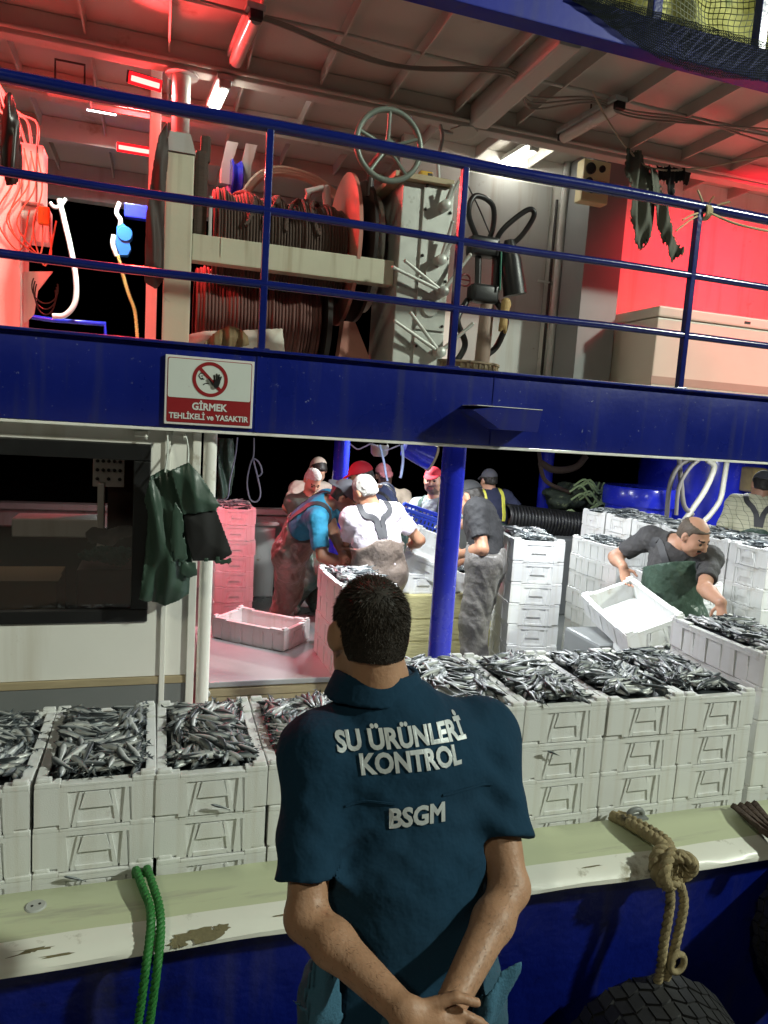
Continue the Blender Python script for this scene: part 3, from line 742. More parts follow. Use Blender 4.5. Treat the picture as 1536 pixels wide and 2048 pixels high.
# the tilted crate in the stooping man's hand
HK = .94
ex, ey = nrm((.91, -.17, .37)), np.array((.125, .98, .145)); ey = nrm(ey-ex*(ey@ex)); ez = np.cross(ex, ey)
RC = CAM+(np.array((2.92, 3.80, .795))-CAM)*HK           # centre of the rim
HC = RC-ez*(CH-.004); B = RC+ex*CW/2+ey*CL/2
HELD = crate(0, 0, 0, 0, 'empty foam crate tilted in the right hand of the charcoal tee worker', g2)
HELD.matrix_world = Matrix([[ex[i], ey[i], ez[i], HC[i]] for i in range(3)]+[[0, 0, 0, 1]])
# ================================================================== FISH
def fish_mesh(bend, L=.15, ns=9, nr=7, seed=0):
    r = np.random.default_rng(seed)
    prof = [(0, .004), (.05, .22), (.16, .52), (.32, .66), (.5, .60), (.68, .42), (.82, .22), (.90, .12), (.93, .10)]
    vs, cs = [], []
    def mid(t): return L*(t-.5), L*bend*.30*((t-.45)**2-.08)
    for t, w in prof:
        x, zc = mid(t)
        for k in range(nr):
            th = 2*math.pi*k/nr+.2
            dy, dz = math.cos(th)*w*.0150, math.sin(th)*w*.0200
            vs.append((x, dy, zc+dz))
            s = math.sin(th)
            base = .97 if s < .0 else (.70 if s < .5 else .06)
            if t < .07: base = min(base, .3)
            cs.append(base)
    fs = []; n = len(prof)
    for i in range(n-1):
        for k in range(nr): fs.append((i*nr+k, i*nr+(k+1) % nr, (i+1)*nr+(k+1) % nr, (i+1)*nr+k))
    fs.append(tuple(range(nr)))
    # tail fin, two lobes
    xt, zt = mid(.93); b = len(vs)
    vs += [(xt-.004, 0, zt+.002), (xt-.004, 0, zt-.002), (xt+.015, 0, zt+.012), (xt+.008, 0, zt), (xt+.015, 0, zt-.012), (xt-.004, .0015, zt)]
    cs += [.3]*6; fs += [(b, b+2, b+3), (b+1, b+3, b+4), (b, b+3, b+1), (b+5, b+3, b+2)]
    for sy in (-1, 1):
        e = len(vs); xe, ze = mid(.085); c0 = (xe, sy*.0056, ze+.0018)
        vs += [(c0[0]-.0028, c0[1], c0[2]), (c0[0], c0[1], c0[2]-.0028), (c0[0]+.0028, c0[1]+sy*.0006, c0[2]), (c0[0], c0[1], c0[2]+.0028), (c0[0], c0[1]+sy*.0015, c0[2])]
        cs += [.02]*5; fs += [(e, e+1, e+4), (e+1, e+2, e+4), (e+2, e+3, e+4), (e+3, e, e+4)]
    return np.array(vs), fs, np.array(cs)
m = bpy.data.materials.new('fish_skin'); m.use_nodes = True; N = m.node_tree.nodes; L_ = m.node_tree.links; b_ = N['Principled BSDF']
at = N.new('ShaderNodeAttribute'); at.attribute_name = 'tone'; rp = N.new('ShaderNodeValToRGB')
for i, (p_, c_) in enumerate(((0., (.024, .027, .031)), (.3, (.07, .085, .095)), (.62, (.27, .30, .31)), (1., (.62, .63, .61)))):
    e = rp.color_ramp.elements[i] if i < 2 else rp.color_ramp.elements.new(p_)
    e.position = p_; e.color = c_+(1,)
L_.new(at.outputs['Fac'], rp.inputs[0]); oi = N.new('ShaderNodeObjectInfo'); nz = N.new('ShaderNodeTexNoise'); nz.inputs['Scale'].default_value = 45
tcn = N.new('ShaderNodeTexCoord'); L_.new(tcn.outputs['Object'], nz.inputs['Vector'])
mxr = N.new('ShaderNodeMix'); mxr.data_type = 'RGBA'; mxr.blend_type = 'MULTIPLY'; mxr.inputs['Factor'].default_value = .7
cr2 = N.new('ShaderNodeMapRange'); cr2.inputs['From Min'].default_value = .3; cr2.inputs['From Max'].default_value = .7; cr2.inputs['To Min'].default_value = .65; cr2.inputs['To Max'].default_value = 1.15
L_.new(nz.outputs['Fac'], cr2.inputs['Value']); L_.new(rp.outputs[0], mxr.inputs['A']); L_.new(cr2.outputs[0], mxr.inputs['B'])
L_.new(mxr.outputs['Result'], b_.inputs['Base Color']); b_.inputs['Metallic'].default_value = .12; b_.inputs['Roughness'].default_value = .36; b_.inputs['Specular IOR Level'].default_value = .55
M_fish = m
def as_mesh(name, V, F, tone):
    me = bpy.data.meshes.new(name); me.from_pydata([tuple(p) for p in V], [], F); me.materials.append(M_fish)
    a = me.attributes.new('tone', 'FLOAT', 'POINT'); a.data.foreach_set('value', np.asarray(tone, np.float32)); me.update(); smooth_mesh(me, 180); return me
FV = [fish_mesh(b, L, seed=i) for i, (b, L) in enumerate(((.0, .150), (.9, .145), (-.9, .152), (1.7, .140), (-1.6, .145), (.4, .160), (-.4, .135)))]
FM = [as_mesh('fish', *f) for f in FV]
FLOW = [fish_mesh(b, .15, 5, 5, seed=9) for b in (0, .8, -.8)]
heap_v, heap_f, heap_t = [], [], []
def heap_add(V, F, T):
    b = sum(len(q) for q in heap_v) if False else heap_add.n
    heap_v.append(V); heap_t.append(T); heap_f.extend([tuple(b+i for i in f) for f in F]); heap_add.n += len(V)
heap_add.n = 0
def rotm(yaw, pit, rol):
    return np.array(Matrix.Rotation(yaw, 3, 'Z') @ Matrix.Rotation(pit, 3, 'Y') @ Matrix.Rotation(rol, 3, 'X'))
FISH_LABEL = 'slim silver fish heaped in %s'
n_ind = 0
def crate_name(c):
    return c
box_names = {}
for i, (x, nm) in enumerate(zip([-.527, -.160, .206, .573]+right_x+[2.69], ['the crate at the far left', 'the second crate from the left', 'the pinkish third crate from the left', 'the crate left of the navy polo', 'the crate at the right shoulder of the navy polo', 'the crate right of the navy sleeve', 'the crate before the tilted empty crate', 'the crate beside the raised right one', 'the raised crate at the right edge'])):
    box_names[round(x, 3)] = nm
for (cx, cyy, cz, rz, det) in FULL:
    Rz = rotm(rz, 0, 0); top = cz+CH-.012
    iw, il = CW/2-.030, CL/2-.030
    dn = 1.0 if det == 2 else .85
    def hgt(u, v): return .030*(1-(u/iw)**4*.7)*(1-(v/il)**6*.7)+.008*math.sin(u*31+cx*9)+.006*math.sin(v*23+cyy*7)
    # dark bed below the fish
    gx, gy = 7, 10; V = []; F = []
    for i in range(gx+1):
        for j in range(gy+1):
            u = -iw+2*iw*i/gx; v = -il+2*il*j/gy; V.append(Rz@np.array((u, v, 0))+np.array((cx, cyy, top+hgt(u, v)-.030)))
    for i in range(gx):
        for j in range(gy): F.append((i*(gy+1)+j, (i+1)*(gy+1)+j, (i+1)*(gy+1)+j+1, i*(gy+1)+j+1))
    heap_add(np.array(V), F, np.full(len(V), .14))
    layers = ((-.010, 90, 0), (.0, 120, 0), (.009, 80, 1)) if det == 2 else ((-.006, 60, 0), (.005, 75, 0))
    for dz, cnt, ind in layers:
        for q in range(cnt):
            u = RNG.uniform(-iw+.03, iw-.03); v = RNG.uniform(-il+.035, il-.035)
            edge = min(iw-abs(u), il-abs(v))
            yaw = math.pi*.5*math.sin(u*11+cx*5)+1.3*math.sin(v*8+cyy*3+cx*2)+RNG.gauss(0, .38)
            # keep fish inside the rim
            ext = .07
            if iw-abs(u) < .05: yaw = math.pi/2+RNG.gauss(0, .25)+(math.pi if RNG.random() < .5 else 0)
            elif il-abs(v) < .05: yaw = RNG.gauss(0, .25)+(math.pi if RNG.random() < .5 else 0)
            rol = RNG.choice([1.35, -1.35, 1.15, -1.15, 1.6, -1.6, 1.7, .5, -.5])+RNG.gauss(0, .2)
            R = Rz@rotm(yaw, RNG.gauss(0, .07), rol)
            p = Rz@np.array((u, v, 0))+np.array((cx, cyy, top+hgt(u, v)+dz+RNG.uniform(-.004, .004)))
            if det == 2 and ind and q < (34 if cx < 1.1 else 33):
                o = mesh_obj('fish', FM[RNG.randrange(len(FM))])
                mwx = Matrix(((R[0][0], R[0][1], R[0][2], p[0]), (R[1][0], R[1][1], R[1][2], p[1]), (R[2][0], R[2][1], R[2][2], p[2]), (0, 0, 0, 1)))
                o.matrix_world = mwx; nm = box_names[round(cx, 3)]
                tag(o, FISH_LABEL % nm, 'fish', 'fish heaped in '+nm); n_ind += 1
            else:
                V, F, T = FV[RNG.randrange(len(FV))] if det == 2 else FLOW[RNG.randrange(3)]
                heap_add(V@R.T+p, F, T)
# a few fish on top of the pink crates and a tail hanging from the seams
for (px, py, y) in ((1105, 1505, 2.285), (440, 1612, 2.285), (150, 1755, 2.285)):
    p = PY(px, py, y); o = mesh_obj('fish', FM[1])
    o.location = tuple(p+np.array((0, -.005, 0))); o.rotation_euler = (math.pi/2, math.radians(25), math.radians(8)); o.scale = (.5, .5, .5)
    tag(o, 'squashed fish tail poking out of a crate seam', 'fish', 'fish tails caught in the seams')
hm = as_mesh('fish_heap', np.concatenate(heap_v), heap_f, np.concatenate(heap_t))
ho = mesh_obj('fish_heap', hm); tag(ho, 'mass of small silver fish filling the white foam crates', None, None, 'stuff')
# ================================================================== UPPER DECK GEAR
V3 = lambda *a: np.array(a, float)
# ---- net winch
wn_ = thing('net_winch', 'large rope winch with cream frame and red disc behind the railing', 'winch', (.65, 4.4, UD))
W0 = V3(.65, 4.4, UD)
def wp(mb, name, m, smooth=False, parent=None):
    mb.v = [tuple(np.array(p)-W0) for p in mb.v]; return mb.build(name, m, parent or wn_, smooth)
wp(MB().bbox((.005, 4.15, UD+.001), (.148, 4.30, 3.20), .006), 'frame_post', M_cream)
cap_ = MB(); cap_.prism([(.0, 3.203), (.155, 3.203), (.125, 3.30), (.02, 3.30)], 4.14, 4.31); wp(cap_, 'post_cap', M_lgrey)
wp(MB().tube([(.085, 4.92, UD+.001), (.085, 4.92, CE-.163)], .055, 18), 'post_pipe', M_steel, 60)
fl = MB(); fl.lathe([(.056, 0), (.10, 0), (.10, .012), (.056, .012)], (.085, 4.92, CE-.18), n=20); wp(fl, 'pipe_flange', M_lgrey, 40)
wp(MB().bbox((.15, 4.16, 2.665), (1.30, 4.26, 2.805), .006), 'cross_bar', M_cream)
wp(MB().bbox((.30, 4.155, 2.70), (.306, 4.1595, 2.80), .001), 'weld_line', M_cream)
def coil(x0, x1, R, amp, n, cy_, cz, name, m, jag=.0, seed=1):
    r = np.random.default_rng(seed); prof = [(R*.8, x0)]
    for i in range(n):
        a = x0+(x1-x0)*i/n; d = (x1-x0)/n; rr = R+jag*math.sin(i*.7)*r.uniform(.3, 1)
        prof += [(rr-amp, a), (rr-amp*.25, a+d*.2), (rr, a+d*.5), (rr-amp*.25, a+d*.8)]
    prof.append((R*.8, x1))
    mb = MB(); mb.lathe(prof, (0, cy_, cz), (1, 0, 0), 40)
    return wp(mb, name, m, 70)
coil(.27, 1.05, .30, .014, 44, 4.58, 2.86, 'upper_rope_coil', M_rope_dark, .022)
coil(.19, .93, .27, .010, 36, 4.62, 2.44, 'lower_rope_coil', M_rope_red, .02, 3)
# loose turns of rope piled on the coil
for i in range(4):
    x = .42+.16*i; mb = MB(); pts = [V3(x+.07*math.sin(a*2+i), 4.58+.31*math.sin(a)*-1, 2.86+.305*math.cos(a)) for a in np.linspace(-1.1, 1.4, 11)]
    rope(mb, pts, .016, 40, 12); wp(mb, 'rope_turn', M_rope_dark, 60)
for x, R, nm, m_ in ((1.08, .46, 'drum_flange', M_rust), (1.185, .43, 'brake_drum', M_dark)):
    mb = MB(); mb.lathe([(.05, -.012), (R-.03, -.016), (R, -.008), (R, .012), (R-.02, .02), (R*.55, .03), (R*.5, .055), (.05, .055)], (x, 4.60, 2.92), (1, 0, 0), 48); wp(mb, nm, m_, 40)
mb = MB(); mb.lathe([(.05, -.01), (.33, -.01), (.33, .02), (.05, .02)], (.96, 4.62, 2.44), (1, 0, 0), 40); wp(mb, 'drum_flange', M_dark, 40)
mb = MB(); mb.lathe([(.30, 0), (.36, .0), (.36, .05), (.30, .05)], (1.21, 4.6, 2.92), (1, 0, 0), 40); wp(mb, 'brake_band', M_steel, 40)
mb = MB(); mb.prism([(1.02, UD+.002), (1.28, UD+.002), (1.12, 2.45), (1.05, 2.45)], 4.3, 4.4); wp(mb, 'brake_shoe', M_rust)
mb = MB(); mb.bbox((.155, 4.22, 2.812), (.225, 4.27, 3.26), .02); mb.bbox((.18, 4.225, 3.20), (.235, 4.265, 3.34), .015); wp(mb, 'timber_guard', mat('old_timber', (.05, .03, .022), .8, 0, .5, 12, .6, 30, stretch=(1, 1, 5)))
wp(MB().bbox((.235, 4.19, 2.81), (.252, 4.22, 3.02), .003), 'guard_strip', M_lgrey)
# housing with riveted plates
wp(MB().bbox((1.305, 4.10, UD+.001), (1.62, 4.62, 3.24), .006), 'gear_housing', M_steel)
wp(MB().bbox((1.43, 4.085, 2.42), (1.615, 4.099, 3.235), .003), 'cover_plate', M_steel)
wp(MB().bbox((1.43, 4.085, UD+.002), (1.615, 4.099, 2.405), .003), 'cover_plate', M_steel)
for i in range(9):
    for xx in (1.445, 1.60):
        mb = MB(); mb.lathe([(0, .012), (.006, .011), (.009, .006), (.009, 0)], (xx, 4.085, UD+.06+.13*i), (0, -1, 0), 8); wp(mb, 'bolt', M_dark)
wp(MB().bbox((1.24, 4.05, 3.242), (1.60, 4.6, 3.275), .004), 'top_plate', M_wood)
# handwheel
HW = PY(778, 291, 4.0); hw = MB()
mb = MB(); mb.tube([HW+.185*V3(math.cos(a), .0, math.sin(a)) for a in np.linspace(0, 2*math.pi, 41)[:-1]], .0165, 10, close=True); M_whl = mat('wheel_paint', (.17, .20, .17), .4, .2, .15, 12, .2, 30); wheel = wp(mb, 'handwheel', M_whl, 60)
def wsub(mb, name, m, sm=60):
    mb.v = [tuple(np.array(p)-W0) for p in mb.v]; return mb.build(name, m, wheel, sm)
for k in range(5):
    a = math.radians(92+72*k); d = V3(math.cos(a), 0, math.sin(a)); wsub(MB().tube([HW+d*.02+V3(0, .03, 0), HW+d*.1+V3(0, .01, 0), HW+d*.18], [.014, .010, .012], 8), 'spoke', M_whl)
mb = MB(); mb.lathe([(0, -.02), (.028, -.018), (.034, 0), (.034, .05), (0, .05)], HW, (0, 1, 0), 16); wsub(mb, 'hub', M_whl)
wp(MB().tube([HW+V3(0, .05, 0), V3(HW[0], 4.35, HW[2]), V3(HW[0], 4.35, 3.2)], .022, 10), 'wheel_shaft', M_dark, 60)
# levers
def lever(hub, ends, y=4.05):
    h = PY(*hub, y); mb = MB(); mb.lathe([(0, -.05), (.016, -.05), (.030, -.04), (.032, .03), (.030, .045), (0, .045)], h, (0, 1, 0), 16)
    hb = wp(mb, 'lever_hub', M_steel, 40)
    for e in ends:
        q = PY(*e, y-.05); m2 = MB(); m2.tube([h+V3(0, -.01, 0), q], [.013, .010], 8); m2.ball(q, .0125, 8); m2.v = [tuple(np.array(p)-W0) for p in m2.v]; m2.build('lever', M_steel, hb, 60)
lever((889, 412), [(921, 358), (905, 372)]); lever((880, 521), [(905, 445), (912, 470)])
lever((884, 584), [(811, 522), (787, 535), (940, 510)]); lever((878, 705), [(822, 626), (790, 642), (945, 648)])
mb = MB(); c_ = PY(865, 549, 4.08); mb.lathe([(0, -.012), (.045, -.012), (.05, 0), (.05, .02), (0, .02)], c_, (0, 1, 0), 20); wp(mb, 'end_cover', M_steel, 40)
mb = MB(); c_ = PY(860, 617, 4.08); mb.lathe([(0, -.012), (.045, -.012), (.05, 0), (.05, .02), (0, .02)], c_, (0, 1, 0), 20); wp(mb, 'end_cover', M_steel, 40)
# hydraulic post with hoses
hpp = thing('hydraulic_post', 'black hydraulic valve post with looping hoses beside the winch levers', 'valve post', (1.95, 4.3, UD))
H0 = V3(1.95, 4.3, UD)
def hq(mb, name, m, sm=60): mb.v = [tuple(np.array(p)-H0) for p in mb.v]; return mb.build(name, m, hpp, sm)
hq(MB().tube([PY(962, 740, 4.3), PY(975, 610, 4.3)], [.05, .045], 14), 'stand_pipe', mat('worn_post', (.34, .25, .2), .6, 0, .2, 8, .2, 30))
hq(MB().bbox((-.09, -.06, -.05), (.09, .06, .06), .02, c=PY(965, 590, 4.3)), 'valve_block', M_black)
hq(MB().bbox((-.11, -.06, -.06), (.08, .06, .06), .025, c=PY(970, 495, 4.3)), 'valve_head', M_black)
hq(MB().tube([PY(955, 585, 4.3), PY(957, 500, 4.3)], .022, 8), 'valve_rod', M_black); hq(MB().tube([PY(990, 585, 4.3), PY(995, 490, 4.3)], .03, 8), 'valve_rod', M_black)
hq(MB().tube([PY(1018, 480, 4.25), PY(1022, 520, 4.25), PY(1030, 590, 4.25)], [.03, .065, .075], 18), 'rubber_funnel', M_black)
def hose(pts, r, nm='hose', m=M_black): hq(MB().tube(bez([PY(a, b, y) for a, b, y in pts], 36), r, 8), nm, m)
hose([(960, 490, 4.3), (938, 430, 4.2), (950, 392, 4.2), (985, 410, 4.25), (985, 460, 4.3), (965, 500, 4.3)], .017)
hose([(985, 500, 4.3), (1005, 460, 4.25), (1055, 420, 4.2), (1068, 432, 4.2), (1040, 475, 4.25), (1005, 500, 4.3)], .017)
hose([(935, 600, 4.3), (915, 640, 4.25), (930, 690, 4.3), (905, 735, 4.3)], .02); hose([(990, 600, 4.3), (1012, 640, 4.25), (995, 690, 4.3), (972, 712, 4.3)], .02)
hose([(930, 360, 4.3), (955, 410, 4.3), (985, 480, 4.3)], .005); hose([(1003, 495, 4.22), (1000, 580, 4.22)], .006, 'thin_hose', mat('green_hose', (.02, .16, .10), .4))
hv = MB(); c_ = PY(931, 560, 4.15); hv.tube([c_+.035*V3(math.cos(a), .15*math.sin(a*2), math.sin(a)) for a in np.linspace(0, 6.283, 17)[:-1]], .007, 6, close=True); hv.tube([c_-V3(.03, 0, 0), c_+V3(.03, 0, 0)], .006, 6); hq(hv, 'valve_wheel', mat('red_valve', (.14, .02, .02), .5))
bt = MB(); c_ = PY(915, 735, 4.25); bt.lathe([(0, -.02), (.25, -.02), (.25, .012), (.262, .014), (.262, .026), (0, .026)], c_, (0, 0, 1), 40); hq(bt, 'turntable', mat('turntable_rim', (.34, .26, .17), .6, 0, .2, 20, .2, 60, dirt=(.05, .04, .03), dscale=30, damt=.3), 30)
for k in range(40):
    a = 2*math.pi*k/40; q = c_+V3(.252*math.cos(a), .252*math.sin(a), -.004)
    if q[1] < 4.35: hq(MB().box((-.006, -.004, -.014), (.006, .004, .014), Matrix.Rotation(a+math.pi/2, 3, 'Z'), q), 'tooth', M_wood)
gv = Field(PY(1008, 640, 4.22)-.12, PY(1008, 640, 4.22)+.14, .007)
for a, b, r in (((1012, 605), (1006, 650), .03), ((1006, 625), (1018, 610), .018), ((1004, 648), (1000, 660), .016), ((1010, 650), (1010, 664), .016)): gv.rc(PY(*a, 4.22), PY(*b, 4.22), r, r*.8, .01)
gl_ = mesh_obj('work_glove', gv.mesh('work_glove', mat('tan_glove', (.5, .34, .14), .7, 0, .3, 30, .4, 60))); tag(gl_, 'tan work glove stuffed on the hydraulic post', 'glove')
# ---- chest freezer
fz_ = thing('chest_freezer', 'old white chest freezer with rust streaks against the red lit wall', 'freezer', (4.2, 5.05, UD))
M_fz = mat('freezer_enamel', (.66, .62, .52), .4, 0, .06, 3, .08, 20, dirt=(.35, .2, .09), dscale=3, damt=-.18)
MB().bbox((-.60, -.33, .001), (.95, .33, .66), .01).build('body', M_fz, fz_)
MB().bbox((-.61, -.345, .665), (.96, .335, .745), .014).build('lid', M_fz, fz_)
MB().box((-.605, -.334, .16), (.952, -.331, .22)).build('trim_band', mat('band', (.4, .3, .24), .5), fz_)
MB().box((.2, -.347, .69), (.26, -.3455, .71)).build('badge', M_dark, fz_)
# ---- gauge box
gbx = thing('gauge_box', 'cream control box with black round gauges on the grey casing', 'control box', tuple(PY(1187, 365, 5.08)))
MB().bbox((-.115, -.03, -.155), (.125, .0685, .155), .012).build('case', mat('cream_enamel', (.55, .48, .27), .45, 0, .08, 4), gbx)
for dx, dz, r in ((-.055, .085, .042), (.045, .095, .026), (-.06, -.01, .03), (-.03, -.075, .018), (.045, -.06, .018)):
    mb = MB(); mb.lathe([(0, .004), (r*.8, .004), (r*.85, .012), (r, .012), (r, 0)], (dx, -.03, dz), (0, -1, 0), 20); mb.build('gauge', M_black, gbx, 30)
MB().bbox((.02, -.045, -.012), (.09, -.031, .004), .003).build('switch', mat('brass', (.4, .25, .06), .4, .7), gbx)
# ---- clothes line with garments
ln = MB(); lp = [PY(1185, 182, 4.2), PY(1215, 240, 4.2), PY(1256, 298, 4.2), PY(1300, 335, 4.2), PY(1385, 338, 4.2), PY(1536, 312, 4.2), PY(1800, 280, 4.2)]
rope(ln, lp, .007, 90, 60); lo_ = ln.build('clothes_line', mat('cotton_line', (.55, .45, .33), .8), None, 60); tag(lo_, 'thin cord strung under the ceiling holding wet clothes', 'cord')
M_clo1 = mat('olive_cloth', (.11, .115, .09), .85, 0, .25, 12, .4, 70); M_clo2 = mat('dark_red_cloth', (.05, .012, .016), .85, 0, .3, 12, .4, 70); M_clo3 = mat('black_cloth', (.018, .017, .017), .9, 0, .3, 12, .4, 70)
def hang(name, pts, y, m, label, cat, thick=.02, seed=0, fold=.018, ff=55):
    poly = [(PY(a, b, y)[0], PY(a, b, y)[2]) for a, b in pts]
    o = cloth(name, poly, y, thick, m, None, .0075, fold, ff, seed); tag(o, label, cat); return o
hang('hung_shirt', [(1250, 296), (1280, 300), (1296, 330), (1312, 420), (1300, 470), (1285, 502), (1268, 490), (1258, 430), (1262, 380), (1250, 340)], 4.2, M_clo1, 'olive garment hanging from the cord next to the freezer wall', 'garment', seed=1)
hang('hung_trousers', [(1296, 338), (1315, 332), (1330, 400), (1345, 460), (1368, 505), (1348, 526), (1330, 500), (1312, 430), (1300, 380)], 4.17, M_clo1, 'grey twisted trousers hanging lowest from the cord', 'trousers', seed=2)
hang('hung_vest', [(1272, 330), (1298, 330), (1306, 420), (1304, 465), (1284, 500), (1272, 440)], 4.235, M_clo2, 'dark red cloth hanging between the olive and grey garments', 'garment', seed=3)
hang('hung_rag', [(1312, 330), (1350, 332), (1385, 345), (1378, 372), (1352, 365), (1350, 395), (1330, 380)], 4.22, M_clo3, 'black rag at the end of the clothes on the cord', 'rag', seed=4)
# knot on the rail
kn = MB(); kc = PY(1410, 425, 3.31)
for i in range(3): kn.tube([kc+V3(-.012+.012*i, .036*math.cos(a), .036*math.sin(a)) for a in np.linspace(0, 6.283, 15)[:-1]], .007, 6, close=True)
for e in ((1428, 392), (1460, 404), (1365, 440), (1352, 462), (1395, 380)): kn.tube(bez([kc, (kc+PY(*e, 3.27))/2+V3(0, 0, .01), PY(*e, 3.27)], 8), [.006]*9 if False else .0055, 5)
kn.tube(bez([kc+V3(0, -.035, -.01), PY(1470, 447, 3.27), PY(1536, 462, 3.27), PY(1700, 490, 3.27)], 18), .0065, 6)
tag(kn.build('rope_knot', mat('straw_rope', (.55, .46, .27), .8, 0, .2, 60), None, 60), 'pale frayed rope knotted round the top rail', 'rope')
# ---- sacks and rag below the winch
hang('white_sack', [(378, 668), (410, 662), (500, 660), (565, 656), (570, 712), (480, 712), (378, 700)], 4.0, mat('sack_white', (.6, .58, .5), .7, 0, .1, 10), 'crumpled white sack lying under the winch behind the beam', 'sack', .05, 5, .006, 30)
hang('brown_rag', [(405, 690), (425, 668), (452, 652), (478, 655), (496, 672), (500, 690), (470, 698), (430, 700)], 3.9, mat('rag_brown', (.20, .14, .07), .85, 0, .5, 30, .5, 60), 'crumpled brown rag on the white sack', 'rag', .05, 6, .014, 90)
# ---- tarp roll, red post and cabinet at the left
hang('rolled_tarp', [(318, 270), (334, 240), (338, 300), (330, 400), (328, 560), (312, 578), (288, 565), (292, 430), (306, 330)], 4.10, mat('tarp_brown', (.045, .03, .025), .7, 0, .3, 8, .3, 20), 'long dark tarp roll strapped to the winch post', 'tarp', .05, 7, .01, 60)
ps_ = MB(); x_ = PY(297, 640, 5.2)[0]; ps_.bbox((x_-.02, 5.15, UD+.001), (x_+.05, 5.25, CE-.002), .006); ps_.build('roof_post', M_white, boat)
cab = thing('switch_cabinet', 'switch cabinet glowing pink in red light behind the rail at the left edge', 'cabinet', (-.85, 4.9, UD))
def cq(lo, hi, nm, m=M_white, b=.006): return MB().bbox(tuple(np.array(lo)-V3(-.85, 4.9, UD)), tuple(np.array(hi)-V3(-.85, 4.9, UD)), b).build(nm, m, cab)
cq((-1.6, 4.7, UD+.001), (-.78, 5.0, 3.10), 'cabinet_body'); cq((-.88, 4.72, 2.98), (-.665, 4.9, 3.30), 'switch_box'); cq((-.70, 4.715, 2.985), (-.695, 4.7195, 3.295), 'door_edge', M_dark, .001)
cq((-.87, 4.78, 2.78), (-.64, 4.92, 2.975), 'junction_box')
bk = MB(); bk.prism([(-.775, 2.60), (-.62, 2.62), (-.70, 2.50), (-.72, 2.36), (-.775, 2.30)], 4.78, 4.80); bk.v = [tuple(np.array(p)-V3(-.85, 4.9, UD)) for p in bk.v]; bk.build('gusset', M_white, cab)
M_cab = mat('cable_orange', (.6, .2, .12), .5); r_ = random.Random(3)
for i in range(5):
    a = V3(-.83+.035*i, 4.69, 3.28-.01*i); pts = [a, a+V3(.03, -.04, -.2), a+V3(-.05+r_.uniform(-.03, .05), -.05, -.42), a+V3(.05+r_.uniform(-.05, .05), -.03, -.55-r_.uniform(0, .1)), a+V3(.10, 0, -.35)]
    mb = MB(); mb.tube([p-V3(-.85, 4.9, UD) for p in bez(pts, 24)], .0045, 6); mb.build('cable', M_cab, cab, 60)
for i in range(4):
    a = V3(-.70, 4.75, 3.3); mb = MB(); mb.tube([p-V3(-.85, 4.9, UD) for p in bez([a+V3(-.03*i, 0, 0), a+V3(-.05*i, -.02, .12), a+V3(-.10-.03*i, -.02, .16), a+V3(-.2, 0, .30)], 18)], .007, 6); mb.build('cable', M_white, cab, 60)
for i in range(3):
    mb = MB(); c_ = PY(90, 575, 4.7); mb.tube([c_+V3(.07*math.cos(t)*(1-.1*i), .01*i, .09*math.sin(t)*(1+.12*i)-.02*i)-V3(-.85, 4.9, UD) for t in np.linspace(2.6, 6.6, 18)], .004, 5); mb.build('cable_loop', M_dark, cab, 60)
MB().bbox((-.03, -.02, -.05), (.03, .02, .05), .008, c=PY(88, 432, 4.68)-V3(-.85, 4.9, UD)).build('orange_plug', mat('orange_plastic', (.8, .16, .02), .4), cab)
hang('rubber_boot', [(10, 190), (24, 184), (40, 240), (46, 330), (34, 372), (12, 372), (2, 330), (0, 240)], 4.1, mat('boot_rubber', (.03, .018, .016), .35, 0, .2, 8, .15, 20), 'dark rubber garment hanging before the pink cabinet', 'garment', .035, 8, .012, 60)
fl_ = thing('floodlight', 'unlit floodlight hanging under the pink lit ceiling', 'floodlight', tuple(PY(138, 185, 5.2)))
MB().bbox((-.12, -.05, -.06), (.13, .06, .05), .012).build('lamp_case', M_lgrey, fl_); MB().tube([(-.08, 0, .05), (-.08, 0, .18), (.09, 0, .18), (.09, 0, .05)], .008, 6).build('bracket', M_dark, fl_); MB().box((-.11, -.053, -.05), (.12, -.051, .04)).build('glass', M_tube_off, fl_)
# white davit pipe, hook block, far rail
dv = MB(); dv.tube(bez([PY(118, 398, 6.6), PY(128, 440, 6.6), PY(142, 500, 6.6), PY(152, 560, 6.6), PY(150, 605, 6.6), PY(130, 630, 6.6), PY(105, 632, 6.6)], 30), .022, 12)
dv.tube(bez([PY(100, 405, 6.6), PY(108, 414, 6.6), PY(120, 412, 6.6), PY(132, 397, 6.6)], 14), .016, 8)
M_glow = mat('galv_white', (.8, .84, .78), .3, 0, .08)
tag(dv.build('davit_pipe', M_glow, None, 60), 'bent white pipe with forked top standing out against the dark sea', 'pipe')
fr_ = MB(); fr_.tube([PY(-60, 615, 6.7), PY(105, 640, 6.7), PY(210, 648, 6.7), PY(212, 690, 6.7)], .02, 10); fr_.build('far_rail', M_blue2, boat, 60)
hb_ = thing('hook_block', 'blue pulley block and hook hanging in the dark opening', 'pulley', tuple(PY(245, 460, 6.4)))
q0 = PY(245, 460, 6.4)
def hk(mb, n, m): mb.v = [tuple(np.array(p)-q0) for p in mb.v]; return mb.build(n, m, hb_, 60)
mb = MB(); mb.tube(bez([PY(240, 405, 6.4), PY(233, 425, 6.4), PY(241, 440, 6.4), PY(240, 455, 6.4)], 14), .018, 8); hk(mb, 'shackle', M_glow)
mb = MB(); mb.prism([(PY(a, b, 6.4)[0], PY(a, b, 6.4)[2]) for a, b in ((234, 455), (246, 448), (262, 465), (258, 482), (262, 500), (256, 512), (240, 512), (232, 490))], 6.36, 6.44); hk(mb, 'cheek_plate', mat('block_blue', (.02, .16, .5), .35))
